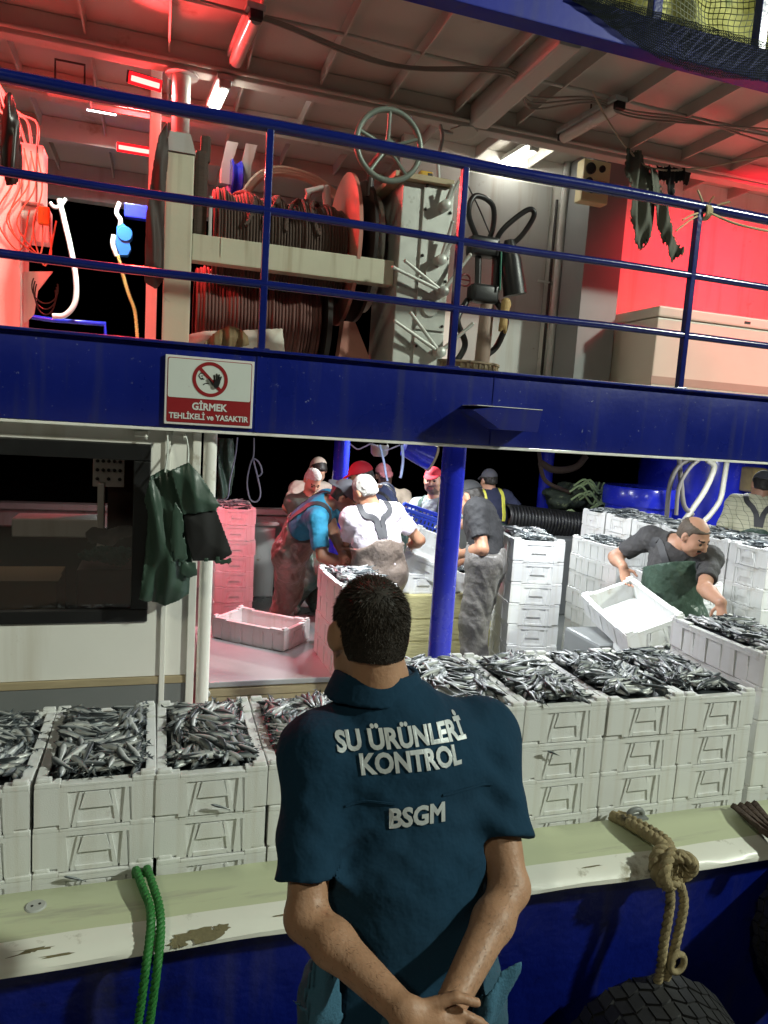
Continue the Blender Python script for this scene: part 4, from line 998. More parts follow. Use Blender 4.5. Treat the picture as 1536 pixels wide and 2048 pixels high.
mb = MB(); mb.lathe([(0, -.05), (.055, -.05), (.06, -.04), (.05, 0), (.06, .04), (.055, .05), (0, .05)], PY(250, 470, 6.4), (0, 1, 0), 20); hk(mb, 'sheave', mat('block_blue', (.02, .16, .5), .35))
mb = MB(); mb.tube(bez([PY(228, 470, 6.4), PY(226, 490, 6.4), PY(234, 512, 6.4)], 10), .02, 8); hk(mb, 'becket', M_glow)
yr = MB(); rope(yr, [PY(236, 510, 6.38), PY(246, 550, 6.38), PY(258, 590, 6.38), PY(270, 625, 6.38), PY(276, 690, 6.38)], .016, 60, 30)
tag(yr.build('yellow_rope', mat('yellow_rope', (.75, .7, .22), .6), None, 60), 'bright yellow rope running down from the pulley block', 'rope')
bb = MB(); bb.bbox(tuple(PY(248, 432, 6.5)), tuple(PY(300, 412, 6.5)+V3(0, .1, 0)), .01); bb.build('boom_end', M_blue2, boat)
# ceiling pulley and hose coil behind the winch
pu = thing('ceiling_pulley', 'twin arm pulley bracket under the ceiling behind the winch', 'pulley', tuple(PY(470, 320, 5.4))); q0 = PY(470, 320, 5.4)
def pk(mb, n, m): mb.v = [tuple(np.array(p)-q0) for p in mb.v]; return mb.build(n, m, pu, 40)
for a, b in (((462, 285), (446, 368)), ((500, 290), (486, 368))):
    p_, q_ = PY(*a, 5.4), PY(*b, 5.4); pk(MB().prism([(p_[0]-.03, p_[2]), (p_[0]+.05, p_[2]), (q_[0]+.05, q_[2]+.12), (q_[0]+.05, q_[2]), (q_[0]-.02, q_[2]), (q_[0]-.02, q_[2]+.1)], 5.38, 5.43), 'arm', M_lgrey)
mb = MB(); mb.lathe([(0, -.04), (.12, -.04), (.13, -.03), (.10, 0), (.13, .03), (.12, .04), (0, .04)], PY(470, 350, 5.4)+V3(0, 0, -.03), (1, .1, 0), 24); pk(mb, 'sheave', M_blue2)
hc = MB()
for i in range(3): hc.tube(bez([PY(485, 400-6*i, 5.2), PY(520, 358-5*i, 5.2), PY(570, 348-5*i, 5.2), PY(640, 372-5*i, 5.2), PY(700, 420-4*i, 5.2)], 24), .02, 8)
tag(hc.build('hose_coil', mat('beige_hose', (.42, .33, .24), .5), None, 60), 'beige hose arching up behind the winch coil', 'hose')
th = MB(); th.tube([PY(612, 384, 4.55), PY(648, 376, 4.55)], .02, 8); th.tube([PY(652, 372, 4.55), PY(655, 430, 4.55)], .026, 10); th.tube([PY(618, 384, 4.55), PY(614, 400, 4.55)], .016, 8); wp(th, 'clutch_handle', M_lgrey, 60)
# small things on the housing
ol = thing('mirror_plate', 'eight-sided grey plate on a bent arm above the handwheel', 'plate', tuple(PY(925, 266, 4.3))); q0 = PY(925, 266, 4.3)
MB().prism([(.095*math.cos(a), .075*math.sin(a)) for a in np.arange(8)*math.pi/4+.39], -.004, .004, lambda a, b, t: (a, b, t-.25*b+.1*a)).build('plate', M_ceil, ol)
mb = MB(); mb.tube([p-q0 for p in bez([PY(880, 250, 4.3)-V3(0, 0, 0), PY(885, 275, 4.3), PY(876, 320, 4.3), PY(878, 360, 4.3)], 12)], .012, 8); mb.tube([PY(882, 262, 4.3)-q0, PY(905, 266, 4.3)-q0], .012, 8); mb.build('arm', M_lgrey, ol, 60)
tch = thing('torch', 'yellow and black hand tool lying on the winch housing', 'tool', tuple(PY(852, 352, 4.12)+V3(0, 0, -.0)))
MB().bbox((-.045, -.03, -.03), (.035, .03, .02), .012).build('tool_body', mat('tool_yellow', (.6, .36, .03), .4), tch); MB().bbox((.0, -.033, -.02), (.03, -.0305, .008), .002).build('tool_face', M_black, tch)
# cables along the ceiling
for s_, nm in ((1, 'ceiling_cable'), (2, 'ceiling_cable'), (3, 'ceiling_cable')):
    pts = [(400, 0), (560, 40+4*s_), (700, 95+5*s_), (820, 130+3*s_), (1020, 133+6*s_), (1060, 180+12*s_), (1180, 190+5*s_), (1260, 215+6*s_), (1380, 235+4*s_), (1536, 300-14*s_)]
    mb = MB(); mb.tube(bez([PZ(a, b, 3.985-.01*s_) for a, b in pts], 60), .006, 6); mb.build(nm, mat('cable_grey', (.3, .26, .22), .6), ce, 60)
# ---- net and sacks heaped on the roof
M_sack = mat('yellow_sacks', (.62, .60, .20), .7, 0, .35, 5, .4, 12, dirt=(.25, .3, .1), dscale=6, damt=.3)
hn = MB(); nx, nz_ = 60, 26
for i in range(nx+1):
    for j in range(nz_+1):
        x = 1.6+3.4*i/nx; z = CE+.083+.95*j/nz_; y = 4.0+.06*math.sin(x*6)+.05*math.sin(z*9+x*3)+.03*math.sin(x*17+z*5)+.15*(j/nz_)**2
        hn.v.append((x, y, z))
for i in range(nx):
    for j in range(nz_): hn.f.append((i*(nz_+1)+j, (i+1)*(nz_+1)+j, (i+1)*(nz_+1)+j+1, i*(nz_+1)+j+1)); hn.m.append(0)
b_ = len(hn.v); hn.add([(1.6, 4.6, CE+.083), (5, 4.6, CE+.083), (5, 4.6, CE+1.03), (1.6, 4.6, CE+1.03)], [(0, 1, 2, 3)])
np_ = thing('net_heap', 'heap of yellow green netting behind the roof rail at the top right', 'net', (3.3, 4.0, CE+.083)); 
hn.v = [(p[0]-3.3, p[1]-4.0, p[2]-CE-.083) for p in hn.v]; hn.build('sacking', M_sack, np_, 180)
nt = MB(); cell = .032; nxx = int(3.2/cell); nzz = int(.9/cell)
def npt(i, j):
    x = 1.7+i*cell+.006*math.sin(j*1.3+i*.4); z = CE+.1+j*cell+.006*math.sin(i*.9)+.02*math.sin(i*.13); return V3(x-3.3, 3.72+.04*math.sin(x*5+z*4)+.03*math.sin(x*11)-4.0, z-CE-.083)
for i in range(nxx):
    for j in range(nzz):
        p_ = npt(i, j)
        for q_, dx in ((npt(i+1, j), (0, 0, .0028)), (npt(i, j+1), (.0028, 0, 0))):
            d = V3(*dx); nt.add([p_-d, p_+d, q_+d, q_-d], [(0, 1, 2, 3)])
tag(nt.build('net_mesh', mat('net_twine', (.10, .11, .06), .8), np_), None, None, None, 'stuff')
nb = MB(); c2 = .012; nxx = int(1.9/c2)
def dpt(i, j):
    x = 1.95+i*c2; t = i/nxx; dep = (.06+.20*math.sin(math.pi*min(1, t*1.05))**1.2)*(1+.05*math.sin(i*.05)); v = j/16.0
    return V3(x-3.3, 3.54-.004*math.sin(i*.7+j)-.01*v-4.0, 4.125-dep*v-CE-.083)
for i in range(nxx):
    for j in range(16):
        p_ = dpt(i, j)
        for q_, dx in ((dpt(i+1, j+(i % 2)*0), (0, 0, .0022)), (dpt(i, j+1), (.0022, 0, 0)), (dpt(i+1, j+1), (.001, 0, .001))): nb.add([p_-V3(*dx), p_+V3(*dx), q_+V3(*dx), q_-V3(*dx)], [(0, 1, 2, 3)])
tag(nb.build('net_drape', mat('dark_net', (.006, .008, .01), .95, 0, .5, 90, spec=.1), np_), None, None, None, 'stuff')
# ================================================================== BEAM SIGN, MAIN DECK GEAR, FOREGROUND ROPES AND FENDERS
sg0, sg1 = PY(332, 707, 3.265), PY(509, 727, 3.265); sgb = PY(328, 846, 3.265)
SW, SH = sg1[0]-sg0[0], .288
sc_ = V3((PY(331, 707, 3.265)[0]+PY(509, 727, 3.265)[0]+PY(328, 846, 3.265)[0]+PY(504, 856, 3.265)[0])/4, 3.268, (PY(331, 707, 3.265)[2]+PY(509, 727, 3.265)[2]+PY(328, 846, 3.265)[2]+PY(504, 856, 3.265)[2])/4)
SW = (PY(509, 727, 3.265)[0]-PY(331, 707, 3.265)[0]); SH = (PY(331, 707, 3.265)[2]-PY(328, 846, 3.265)[2])
sign = thing('warning_sign', 'white and red no entry warning sign on the blue deck beam', 'sign', tuple(sc_))
M_sgw = mat('sign_white', (.66, .70, .66), .35, 0, .04, 6, dirt=(.4, .4, .36), dscale=30, damt=-.15); M_sgr = mat('sign_red', (.28, .018, .022), .35, 0, .05); M_sgk = mat('sign_black', (.012, .012, .013), .4); M_sgb = mat('sign_border', (.72, .70, .68), .35, 0, .04)
MB().bbox((-SW/2, -.004, -SH/2), (SW/2, .009, SH/2), .003).build('plate', M_sgb, sign)
def sp(poly, y, name, m): return MB().prism(poly, y, y-.0012).build(name, m, sign)
iw_, ih_ = SW/2-.010, SH/2-.010
def rr_(w0, h0, w1, h1, r=.008):
    out = []
    for cx, cz, a0 in ((w1-r, h1-r, 0), (w0+r, h1-r, 90), (w0+r, h0+r, 180), (w1-r, h0+r, 270)):
        for k in range(4): a = math.radians(a0+30*k); out.append((cx+r*math.cos(a), cz+r*math.sin(a)))
    return out
sp(rr_(-iw_, -ih_, iw_, ih_), -.0042, 'sign_frame', M_sgr)
sp(rr_(-iw_+.003, -ih_+.36*SH, iw_-.003, ih_-.003), -.0056, 'white_field', M_sgw)
cz = .185*SH
ring = [(math.cos(a), math.sin(a)) for a in np.linspace(0, 2*math.pi, 49)[:-1]]
rg = MB(); R0, R1 = .255*SH, .205*SH
for k in range(48):
    a, b = ring[k], ring[(k+1) % 48]
    rg.add([(a[0]*R0, -.0085, cz+a[1]*R0), (b[0]*R0, -.0085, cz+b[1]*R0), (b[0]*R1, -.0085, cz+b[1]*R1), (a[0]*R1, -.0085, cz+a[1]*R1)], [(0, 1, 2, 3)])
d_ = nrm((1, 0, -1)); n_ = V3(d_[2], 0, -d_[0])*.024*SH
rg.add([(-d_[0]*R1*1.02+n_[0], -.0086, cz-d_[2]*R1*1.02+n_[2]), (d_[0]*R1*1.02+n_[0], -.0086, cz+d_[2]*R1*1.02+n_[2]), (d_[0]*R1*1.02-n_[0], -.0086, cz+d_[2]*R1*1.02-n_[2]), (-d_[0]*R1*1.02-n_[0], -.0086, cz-d_[2]*R1*1.02-n_[2])], [(0, 1, 2, 3)])
rg.build('prohibition_ring', M_sgr, sign)
hs = SH
def cap2(a, b, r, y):
    a = np.array(a); b = np.array(b); d = b-a; an = math.atan2(d[1], d[0]); out = []
    for k in range(7): t = an+math.pi/2+math.pi*k/6; out.append((a[0]+r*math.cos(t), a[1]+r*math.sin(t)))
    for k in range(7): t = an-math.pi/2+math.pi*k/6; out.append((b[0]+r*math.cos(t), b[1]+r*math.sin(t)))
    return out
hmb = MB(); hx, hz = .055*hs, cz-.02*hs
for a, b, r in (((-.005, -.02), (.04, -.03), .042), ((.010, -.02), (-.002, .085), .0105), ((.033, 0), (.036, .105), .0105), ((.058, 0), (.070, .098), .0105), ((.075, -.01), (.100, .07), .0095), ((-.02, -.04), (-.075, .025), .012), ((.03, -.06), (.05, .0), .04)):
    hmb.prism(cap2((hx+a[0]*hs, hz+a[1]*hs), (hx+b[0]*hs, hz+b[1]*hs), r*hs, 0), -.0066-.0001*len(hmb.f), -.0076)
hmb.build('hand_symbol', M_sgk, sign)
fmb = MB()
for pts in ([(-.15, .02), (-.165, .05), (-.14, .085), (-.10, .08), (-.085, .05)], [(-.15, .02), (-.13, -.005), (-.085, 0.)], [(-.13, .04), (-.11, .045)], [(-.10, -.085), (-.07, -.06), (-.02, -.06)], [(-.125, .015), (-.11, .005), (-.105, .02)]):
    fmb.tube([V3(a*hs, -.0072, cz+b*hs) for a, b in pts], .0022*hs/.288*1.0, 5)
fmb.build('face_symbol', M_sgk, sign)
def text(body, size, loc, m, parent, name='lettering', wid=None, bold=.012, extr=.0008, rot=(math.pi/2, 0, 0), obj=True):
    c = bpy.data.curves.new(name, 'FONT'); c.body = body; c.size = size; c.align_x = 'CENTER'; c.align_y = 'CENTER'; c.extrude = extr; c.resolution_u = 3; c.bevel_depth = bold*size; c.bevel_resolution = 0
    o = bpy.data.objects.new(name, c); COL.objects.link(o)
    bpy.context.view_layer.update(); dg = bpy.context.evaluated_depsgraph_get(); me = bpy.data.meshes.new_from_object(o.evaluated_get(dg)); bpy.data.objects.remove(o)
    n = len(me.vertices); co = np.zeros(n*3, np.float32); me.vertices.foreach_get('co', co); co = co.reshape(-1, 3)
    co[:, 2] *= .03
    if wid: co[:, 0] *= wid/(co[:, 0].max()-co[:, 0].min())
    me.shade_flat(); me.vertices.foreach_set('co', co.ravel()); me.materials.clear(); me.materials.append(m); me.update()
    if not obj: return me
    q = mesh_obj(name, me, parent); q.location = loc; q.rotation_euler = rot; return q
M_sgt = mat('sign_lettering', (.68, .69, .66), .4, 0, .04)
text('GİRMEK', .145*SH, (0, -.0072, -.225*SH), M_sgt, sign, wid=.40*SW, bold=.035)
text('TEHLİKELİ ve YASAKTIR', .115*SH, (0, -.0072, -.375*SH), M_sgt, sign, wid=.90*SW, bold=.03)

# ---- coat hung by the cabin
coat = thing('oilskin_coat', 'dark green oilskin hanging upside down on strings by the cabin window', 'coat', tuple(PY(370, 1000, 3.22)))
q0 = PY(370, 1000, 3.22)
def cc(name, pts, y, m, thick, seed, fold=.012, ff=45, bulge=.06):
    poly = [(PY(a, b, y)[0]-q0[0], PY(a, b, y)[2]-q0[2]) for a, b in pts]; return cloth(name, poly, y-q0[1], thick, m, coat, .007, fold, ff, seed, bulge=bulge)
cc('body', [(300, 952), (330, 936), (350, 945), (382, 1010), (385, 1120), (378, 1190), (330, 1212), (278, 1198), (290, 1110), (296, 1030), (288, 1000)], 3.24, M_oil, .045, 11, .014)
cc('sleeve', [(340, 940), (377, 924), (402, 950), (440, 1010), (432, 1022), (365, 1030), (352, 985)], 3.19, M_oil, .035, 12, .008)
cc('lining', [(364, 1026), (432, 1016), (466, 1108), (440, 1122), (385, 1122), (372, 1080)], 3.205, M_oil_in, .03, 13, .004)
cc('cuff', [(350, 1000), (366, 1026), (376, 1118), (366, 1128), (342, 1120), (336, 1050)], 3.195, M_oil, .02, 14, .005)
cc('hem', [(342, 1122), (466, 1110), (470, 1118), (452, 1136), (436, 1136), (428, 1122), (345, 1130)], 3.185, M_oil, .014, 15, .003)
cc('pocket', [(362, 1122), (392, 1124), (396, 1150), (376, 1158), (360, 1148)], 3.20, M_oil, .03, 16, .004)
for a, b in (((335, 870), (330, 945)), ((372, 872), (376, 926))):
    mb = MB(); mb.tube([p-q0 for p in bez([PY(*a, 3.31), (PY(*a, 3.31)+PY(*b, 3.2))/2+V3(.006, 0, 0), PY(*b, 3.2)], 8)], .004, 6); mb.build('string', M_sgw, coat, 60)
c2 = hang('oilskin_apron', [(437, 876), (468, 876), (470, 940), (462, 990), (445, 1002), (434, 1000)], 5.2, M_rubber_g, 'green apron hanging in the shade behind the cabin pipe', 'apron', .03, 9)
# ---- hanging cords below the beam
def cord(pts, y, r, m, label, name='cord'):
    mb = MB(); mb.tube(bez([PY(a, b, y) for a, b in pts], 40), r, 6); tag(mb.build(name, m, None, 60), label, 'cord')
M_cb = mat('blue_cord', (.35, .45, .72), .6); M_cl = mat('lilac_cord', (.55, .52, .72), .6)
cord([(508, 876), (507, 912), (500, 930), (494, 965), (500, 998), (514, 1003), (521, 985), (513, 945), (507, 918), (518, 925), (524, 945), (514, 955)], 3.7, .0042, M_cl, 'pale lilac cord loop hanging below the beam near the pink stack')
cord([(475, 875), (470, 915), (460, 960), (455, 995), (437, 1000)], 3.8, .004, M_cl, 'pale cord hanging beside the green apron')
cord([(804, 890), (806, 920), (802, 950), (800, 956)], 5.2, .011, M_cb, 'pale blue cord end hanging above the facing worker')
cord([(760, 890), (768, 925), (772, 950), (775, 962)], 5.2, .009, M_cb, 'thin pale cord hanging before the man in the dark cap')
cord([(700, 888), (715, 898), (730, 893), (745, 888), (770, 900), (800, 890)], 5.6, .006, M_cl, 'pale cord sagging under the deck between the pillars')
pt = thing('hanging_pot', 'round steel pot hanging under the upper deck', 'pot', tuple(PY(759, 902, 6.0))); mb = MB(); mb.lathe([(0, -.05), (.05, -.048), (.075, -.02), (.08, .05), (.073, .05), (.068, -.015), (0, -.04)], (0, 0, 0), n=24); mb.build('bowl', M_steel, pt, 40); MB().tube([(-.075, 0, .05), (0, 0, .2), (.075, 0, .05)], .004, 6).build('handle', M_steel, pt, 60)
bk_ = thing('hanging_bucket', 'blue bucket hanging tilted under the upper deck', 'bucket', tuple(PY(838, 905, 6.0)), rot=(.3, math.radians(112), .2)); mb = MB(); mb.lathe([(0, -.14), (.09, -.14), (.115, .12), (.108, .12), (.085, -.12), (0, -.12)], (0, 0, 0), n=24); mb.build('pail', M_blue2, bk_, 40); mb = MB(); mb.lathe([(.108, .121), (.122, .121), (.122, .14), (.108, .14)], (0, 0, 0), n=24); mb.build('rim', M_wood, bk_, 40)
# ---- drum, tank, hoses, net, tub
dm = thing('blue_drum', 'short round blue tank with a flat lid behind the long crate row', 'tank', tuple(PY(1277, 1010, 6.7)*V3(1, 1, 0)+V3(0, 0, DK)))
mb = MB(); mb.lathe([(0, .001), (.36, .001), (.36, 1.22), (0, 1.22)], (0, 0, 0), n=48); mb.build('drum_body', M_blue2, dm, 40); mb = MB(); mb.lathe([(.36, 1.222), (.395, 1.222), (.40, 1.24), (.40, 1.40), (.385, 1.425), (0, 1.43)], (0, 0, 0), n=48); mb.build('drum_lid', M_blue2, dm, 40); mb = MB(); mb.lathe([(.361, .99), (.42, .99), (.42, 1.01), (.361, 1.01)], (0, 0, 0), n=48); mb.build('drum_rim', M_blue2, dm, 40)
tk = thing('fish_pump_tank', 'big upright blue tank with hoses at the right', 'tank', (6.3, 7.1, DK)); mb = MB(); mb.lathe([(0, .001), (.72, .001), (.74, .1), (.74, 1.8), (.70, 2.0), (0, 2.05)], (0, 0, 0), n=56); mb.build('tank_shell', M_blue2, tk, 40)
MB().bbox((-.16, -.95, 1.45), (.02, -.74, 1.72), .03).build('valve_block', mat('brass_valve', (.4, .3, .12), .45, .3, .4, 15), tk)
def those(pts, y, r, m): mb = MB(); mb.tube([p-V3(6.3, 7.1, DK) for p in bez([PY(a, b, y) for a, b in pts], 40)], r, 10); mb.build('hose', m, tk, 60)
M_hs = mat('hose_pale', (.52, .50, .42), .5, 0, .2, 6); M_hs2 = mat('hose_grey', (.22, .2, .18), .5, 0, .2, 6)
those([(1400, 915), (1360, 930), (1340, 970), (1333, 1035)], 6.1, .025, M_hs2); those([(1415, 920), (1428, 935), (1410, 980), (1380, 1025), (1365, 1045)], 6.1, .03, M_hs)
those([(1358, 915), (1362, 960), (1368, 1010), (1385, 1030)], 6.1, .025, M_hs2); those([(1455, 915), (1448, 960), (1440, 1000), (1420, 1030), (1405, 1045)], 6.1, .028, M_hs); those([(1405, 915), (1380, 935), (1358, 975), (1352, 1030)], 6.0, .02, M_hs2)
ch_ = MB(); a_, b_2 = PY(1010, 1034, 6.9), PY(1165, 1052, 6.9); nR = 34; prof = []
for i in range(nR): prof += [(.125, i/nR*1.4), (.15, (i+.35)/nR*1.4), (.15, (i+.65)/nR*1.4)]
ch_.lathe(prof, a_, nrm(b_2-a_), 28); tag(ch_.build('suction_hose', M_black, None, 60), 'thick black ribbed suction hose lying across the far side', 'hose')
MB().bbox((3.8, 6.6, DK+.001), (5.2, 7.35, PY(1080, 1040, 6.9)[2]-.16), .02).build('far_locker', M_grey, boat)
nf = Field((4.1, 6.9, .7), (5.5, 7.8, 1.6), .02)
for i in range(26): c_ = V3(RNG.uniform(4.35, 5.2), RNG.uniform(7.1, 7.5), RNG.uniform(.85, 1.25)); nf.ell(c_, (RNG.uniform(.08, .2), RNG.uniform(.08, .15), RNG.uniform(.05, .09)), None, .03)
nf.wob(.012, 45, 5); npile = mesh_obj('net_pile', nf.mesh('net_pile', mat('pile_net', (.035, .05, .035), .8, 0, .6, 25, .8, 60, dirt=(.22, .26, .14), dscale=18, damt=.2))); tag(npile, 'dark green fishing net piled left of the short round tank', 'net')
nb2 = MB()
for i in range(14):
    s_ = V3(RNG.uniform(4.3, 5.0), 7.0, RNG.uniform(.95, 1.3)); nb2.tube(bez([s_, s_+V3(.1, -.06, .08), s_+V3(.25, -.04, -.04), s_+V3(.33, 0, .05)], 12), .012, 6)
nb2.v = nb2.v; o = nb2.build('float_line', mat('line_green', (.3, .4, .2), .7), npile, 60)
ovh = MB(); ovh.tube(bez([PY(1080, 925, 7.2), PY(1110, 940, 7.2), PY(1150, 935, 7.2), PY(1172, 912, 7.2)], 20), .04, 8); ovh.tube(bez([PY(1078, 905, 7.2), PY(1090, 960, 7.2), PY(1140, 985, 7.2)], 16), .025, 8); tag(ovh.build('hung_rope', M_rope_dark, None, 60), 'dark hawser slung from the far blue pillar', 'rope')
tp = Field((2.6, 3.5, 1.45), (4.4, 4.6, 1.99), .02); a_ = PY(1270, 905, 4.0)
tp.ell((a_[0], 4.0, a_[2]+.13), (.62, .35, .13), None, .02); tp.wob(.008, 30, 2); tpo = mesh_obj('rolled_canvas', tp.mesh('rolled_canvas', mat('canvas_pale', (.62, .6, .6), .6, 0, .1, 6, .3, 20))); tag(tpo, 'pale canvas bundle lashed under the upper deck', 'canvas')
def basket(nm, label, c, R, m, dims=(.5, .34, .2)):
    t = thing(nm, label, 'basket'); t.matrix_world = Matrix.Translation(c) @ R
    a, b, h = dims[0]/2, dims[1]/2, dims[2]
    MB().box((-a, -b, 0), (a, b, .012)).build('basket_floor', m, t); mb = MB(); mb.bbox((-a-.012, -b-.012, h-.03), (a+.012, -b+.006, h), .003); mb.bbox((-a-.012, b-.006, h-.03), (a+.012, b+.012, h), .003); mb.bbox((-a-.012, -b, h-.03), (-a+.006, b, h), .003); mb.bbox((a-.006, -b, h-.03), (a+.012, b, h), .003); mb.build('basket_rim', m, t)
    mb = MB(); n = 14
    for i in range(n+1):
        x = -a+2*a*i/n
        for s in (-1, 1): mb.box((x-.006, s*b-.004, .01), (x+.006, s*b+.004, h-.029))
    for i in range(9):
        y = -b+2*b*i/8
        for s in (-1, 1): mb.box((s*a-.004, y-.006, .01), (s*a+.004, y+.006, h-.029))
    for z in (.05, .1, .145):
        for s in (-1, 1): mb.box((-a, s*b-.003, z), (a, s*b+.003, z+.012)); mb.box((s*a-.003, -b, z), (s*a+.003, b, z+.012))
    tag(mb.build('basket_lattice', m, t), None, None, None, 'stuff'); return t
M_bsk = mat('blue_plastic', (.012, .05, .5), .4); M_bsk2 = mat('navy_plastic', (.012, .018, .05), .4)
# ---- window counter goods
hang('plastic_bag', [(170, 1065), (185, 1052), (215, 1060), (238, 1050), (272, 1052), (276, 1072), (240, 1078), (225, 1094), (205, 1090), (175, 1084)], 3.62, mat('bag_white', (.6, .56, .54), .45, 0, .2, 20, .3, 30), 'crumpled white plastic bag behind the cabin window', 'bag', .04, 21, .008, 50)
nfc = Field((-.42, 3.55, .98), (-.05, 3.9, 1.2), .008); 
for i in range(14): nfc.ell((RNG.uniform(-.33, -.15), RNG.uniform(3.66, 3.78), RNG.uniform(1.10, 1.14)), (.05, .03, .02), None, .01)
nfc.wob(.006, 120, 8); tag(mesh_obj('net_bundle', nfc.mesh('net_bundle', mat('teal_net', (.02, .16, .12), .7, 0, .5, 40, .6, 80))), 'small teal net bundle behind the cabin window', 'net')
cbx = thing('cardboard_box', 'brown cardboard box low behind the cabin window', 'box', (-.66, 3.75, .645)); MB().bbox((-.25, -.15, 0), (.22, .2, .37), .004).build('carton', mat('cardboard', (.36, .22, .10), .8, 0, .1, 5), cbx); MB().box((-.26, -.16, .371), (.23, -.02, .376)).build('flap', mat('cardboard', (.36, .22, .10), .8), cbx)
sf = MB(); sf.bbox((-.36, 3.66, .645), (-.02, 4.0, 1.06), .01); sf.build('counter_cabinet', mat('counter_wood', (.09, .03, .03), .4, 0, .3, 5), cb_)

# ---- foreground ropes
gr = thing('green_rope', 'doubled green mooring rope over the white gunwale', 'rope', tuple(PZ(280, 1750, .37)))
q0 = PZ(280, 1750, .37); M_gr = mat('rope_green', (.026, .18, .035), .55, 0, .35, 70, .4, 160)
for s_, pts in ((0, [(272, 1752, 2.262, .372), (285, 1800, 2.15, .385), (300, 1850, 2.05, .382), (300, 1880, 1.97, .36)]), (1, [(294, 1750, 2.262, .372), (306, 1800, 2.15, .385), (318, 1850, 2.05, .382), (321, 1880, 1.97, .36)])):
    P = []
    for a, b, y, z in pts: x = PY(a, b, y)[0]; P.append(V3(x, y, z))
    xs = [PY(293 if s_ == 0 else 316, 1900, 1.93), PY(283 if s_ == 0 else 306, 1985, 1.93), PY(272 if s_ == 0 else 296, 2048, 1.94)]
    P = [P[0]+V3(0, .02, -.04)]+P+[V3(xs[0][0], 1.93, .30), V3(xs[1][0], 1.935, .18), V3(xs[2][0], 1.95, .05), V3(xs[2][0]-.03, 1.96, -.3)]
    mb = MB(); rope(mb, [p-q0 for p in P], .0125, 560, 15); mb.build('strand', M_gr, gr, 60)
mr = thing('mooring_rope', 'frayed tan mooring rope knotted over the gunwale and hung with a tyre', 'rope', tuple(PZ(1340, 1700, .37))); q0 = PZ(1340, 1700, .37)
M_mr = mat('rope_tan', (.30, .24, .13), .85, 0, .6, 25, .6, 140, dirt=(.06, .05, .03), dscale=14, damt=.25)
def mrp(pts, r, tn=26, n=90): mb = MB(); rope(mb, [np.array(p)-q0 for p in pts], r, n*3, tn*.3); mb.build('rope_length', M_mr, mr, 60)
k0 = V3(PY(1345, 1715, 1.93)[0], 1.93, .345)
g0 = PZ(1245, 1640, .375)
mrp([g0+V3(0, .06, -.02), g0, PZ(1290, 1665, .40), PZ(1325, 1690, .40), k0+V3(-.02, .02, .04)], .022, 18); mrp([g0+V3(.03, .06, -.02), g0+V3(.03, 0, .0), PZ(1300, 1660, .39), PZ(1335, 1685, .395), k0+V3(.01, .03, .04)], .02, 18)
for i in range(4):
    a = i*1.3; mrp([k0+.05*V3(math.cos(t), .5*math.sin(t+a), math.sin(t)*1.05)+V3(.012*i-.02, -.01*(i % 2), .01) for t in np.linspace(a, a+5.4, 9)], .021, 12, 50)
for dx, e in ((-.015, (1320, 1945)), (.02, (1338, 1935))):
    pe = PY(*e, 1.9); mrp([k0+V3(dx, -.01, -.02), k0+V3(dx+(.01 if dx < 0 else .035), -.02, -.12), pe+V3(.02 if dx > 0 else .0, 0, .12), pe, pe+V3(0, .02, -.08)], .0165, 22)
fz2 = MB()
for i in range(26): c_ = k0+V3(RNG.uniform(-.05, .05), RNG.uniform(-.04, 0), RNG.uniform(-.05, .05)); fz2.tube([c_-q0, c_-q0+V3(RNG.uniform(-.03, .03), -.02, RNG.uniform(-.03, .02))], .0012, 4)
fz2.build('frayed_ends', M_mr, mr)
fl2 = thing('fairlead', 'grey fairlead ring on the gunwale edge beside the tan rope', 'fairlead', tuple(PZ(1270, 1636, .37))); mb = MB(); mb.tube([(.032*math.cos(a), .0, .016+.02*math.sin(a)) for a in np.linspace(0, 6.283, 19)[:-1]], .011, 8, close=True); mb.build('ring', M_grey, fl2, 60); MB().bbox((-.05, -.02, -.004), (.05, .02, .006), .003).build('base', M_grey, fl2)
dr_ = thing('dark_rope', 'dark wet ropes crossing the gunwale at the right edge', 'rope', tuple(PZ(1490, 1620, .38))); q0 = PZ(1490, 1620, .38)
for i in range(4):
    mb = MB(); rope(mb, [PZ(1466+14*i, 1612-2*i, .37)-q0, PZ(1500+12*i, 1640, .392)-q0, PZ(1545+10*i, 1675, .392)-q0, PZ(1600+8*i, 1712, .36)-q0], .014, 60, 20); mb.build('strand', M_rope_dark, dr_, 60)

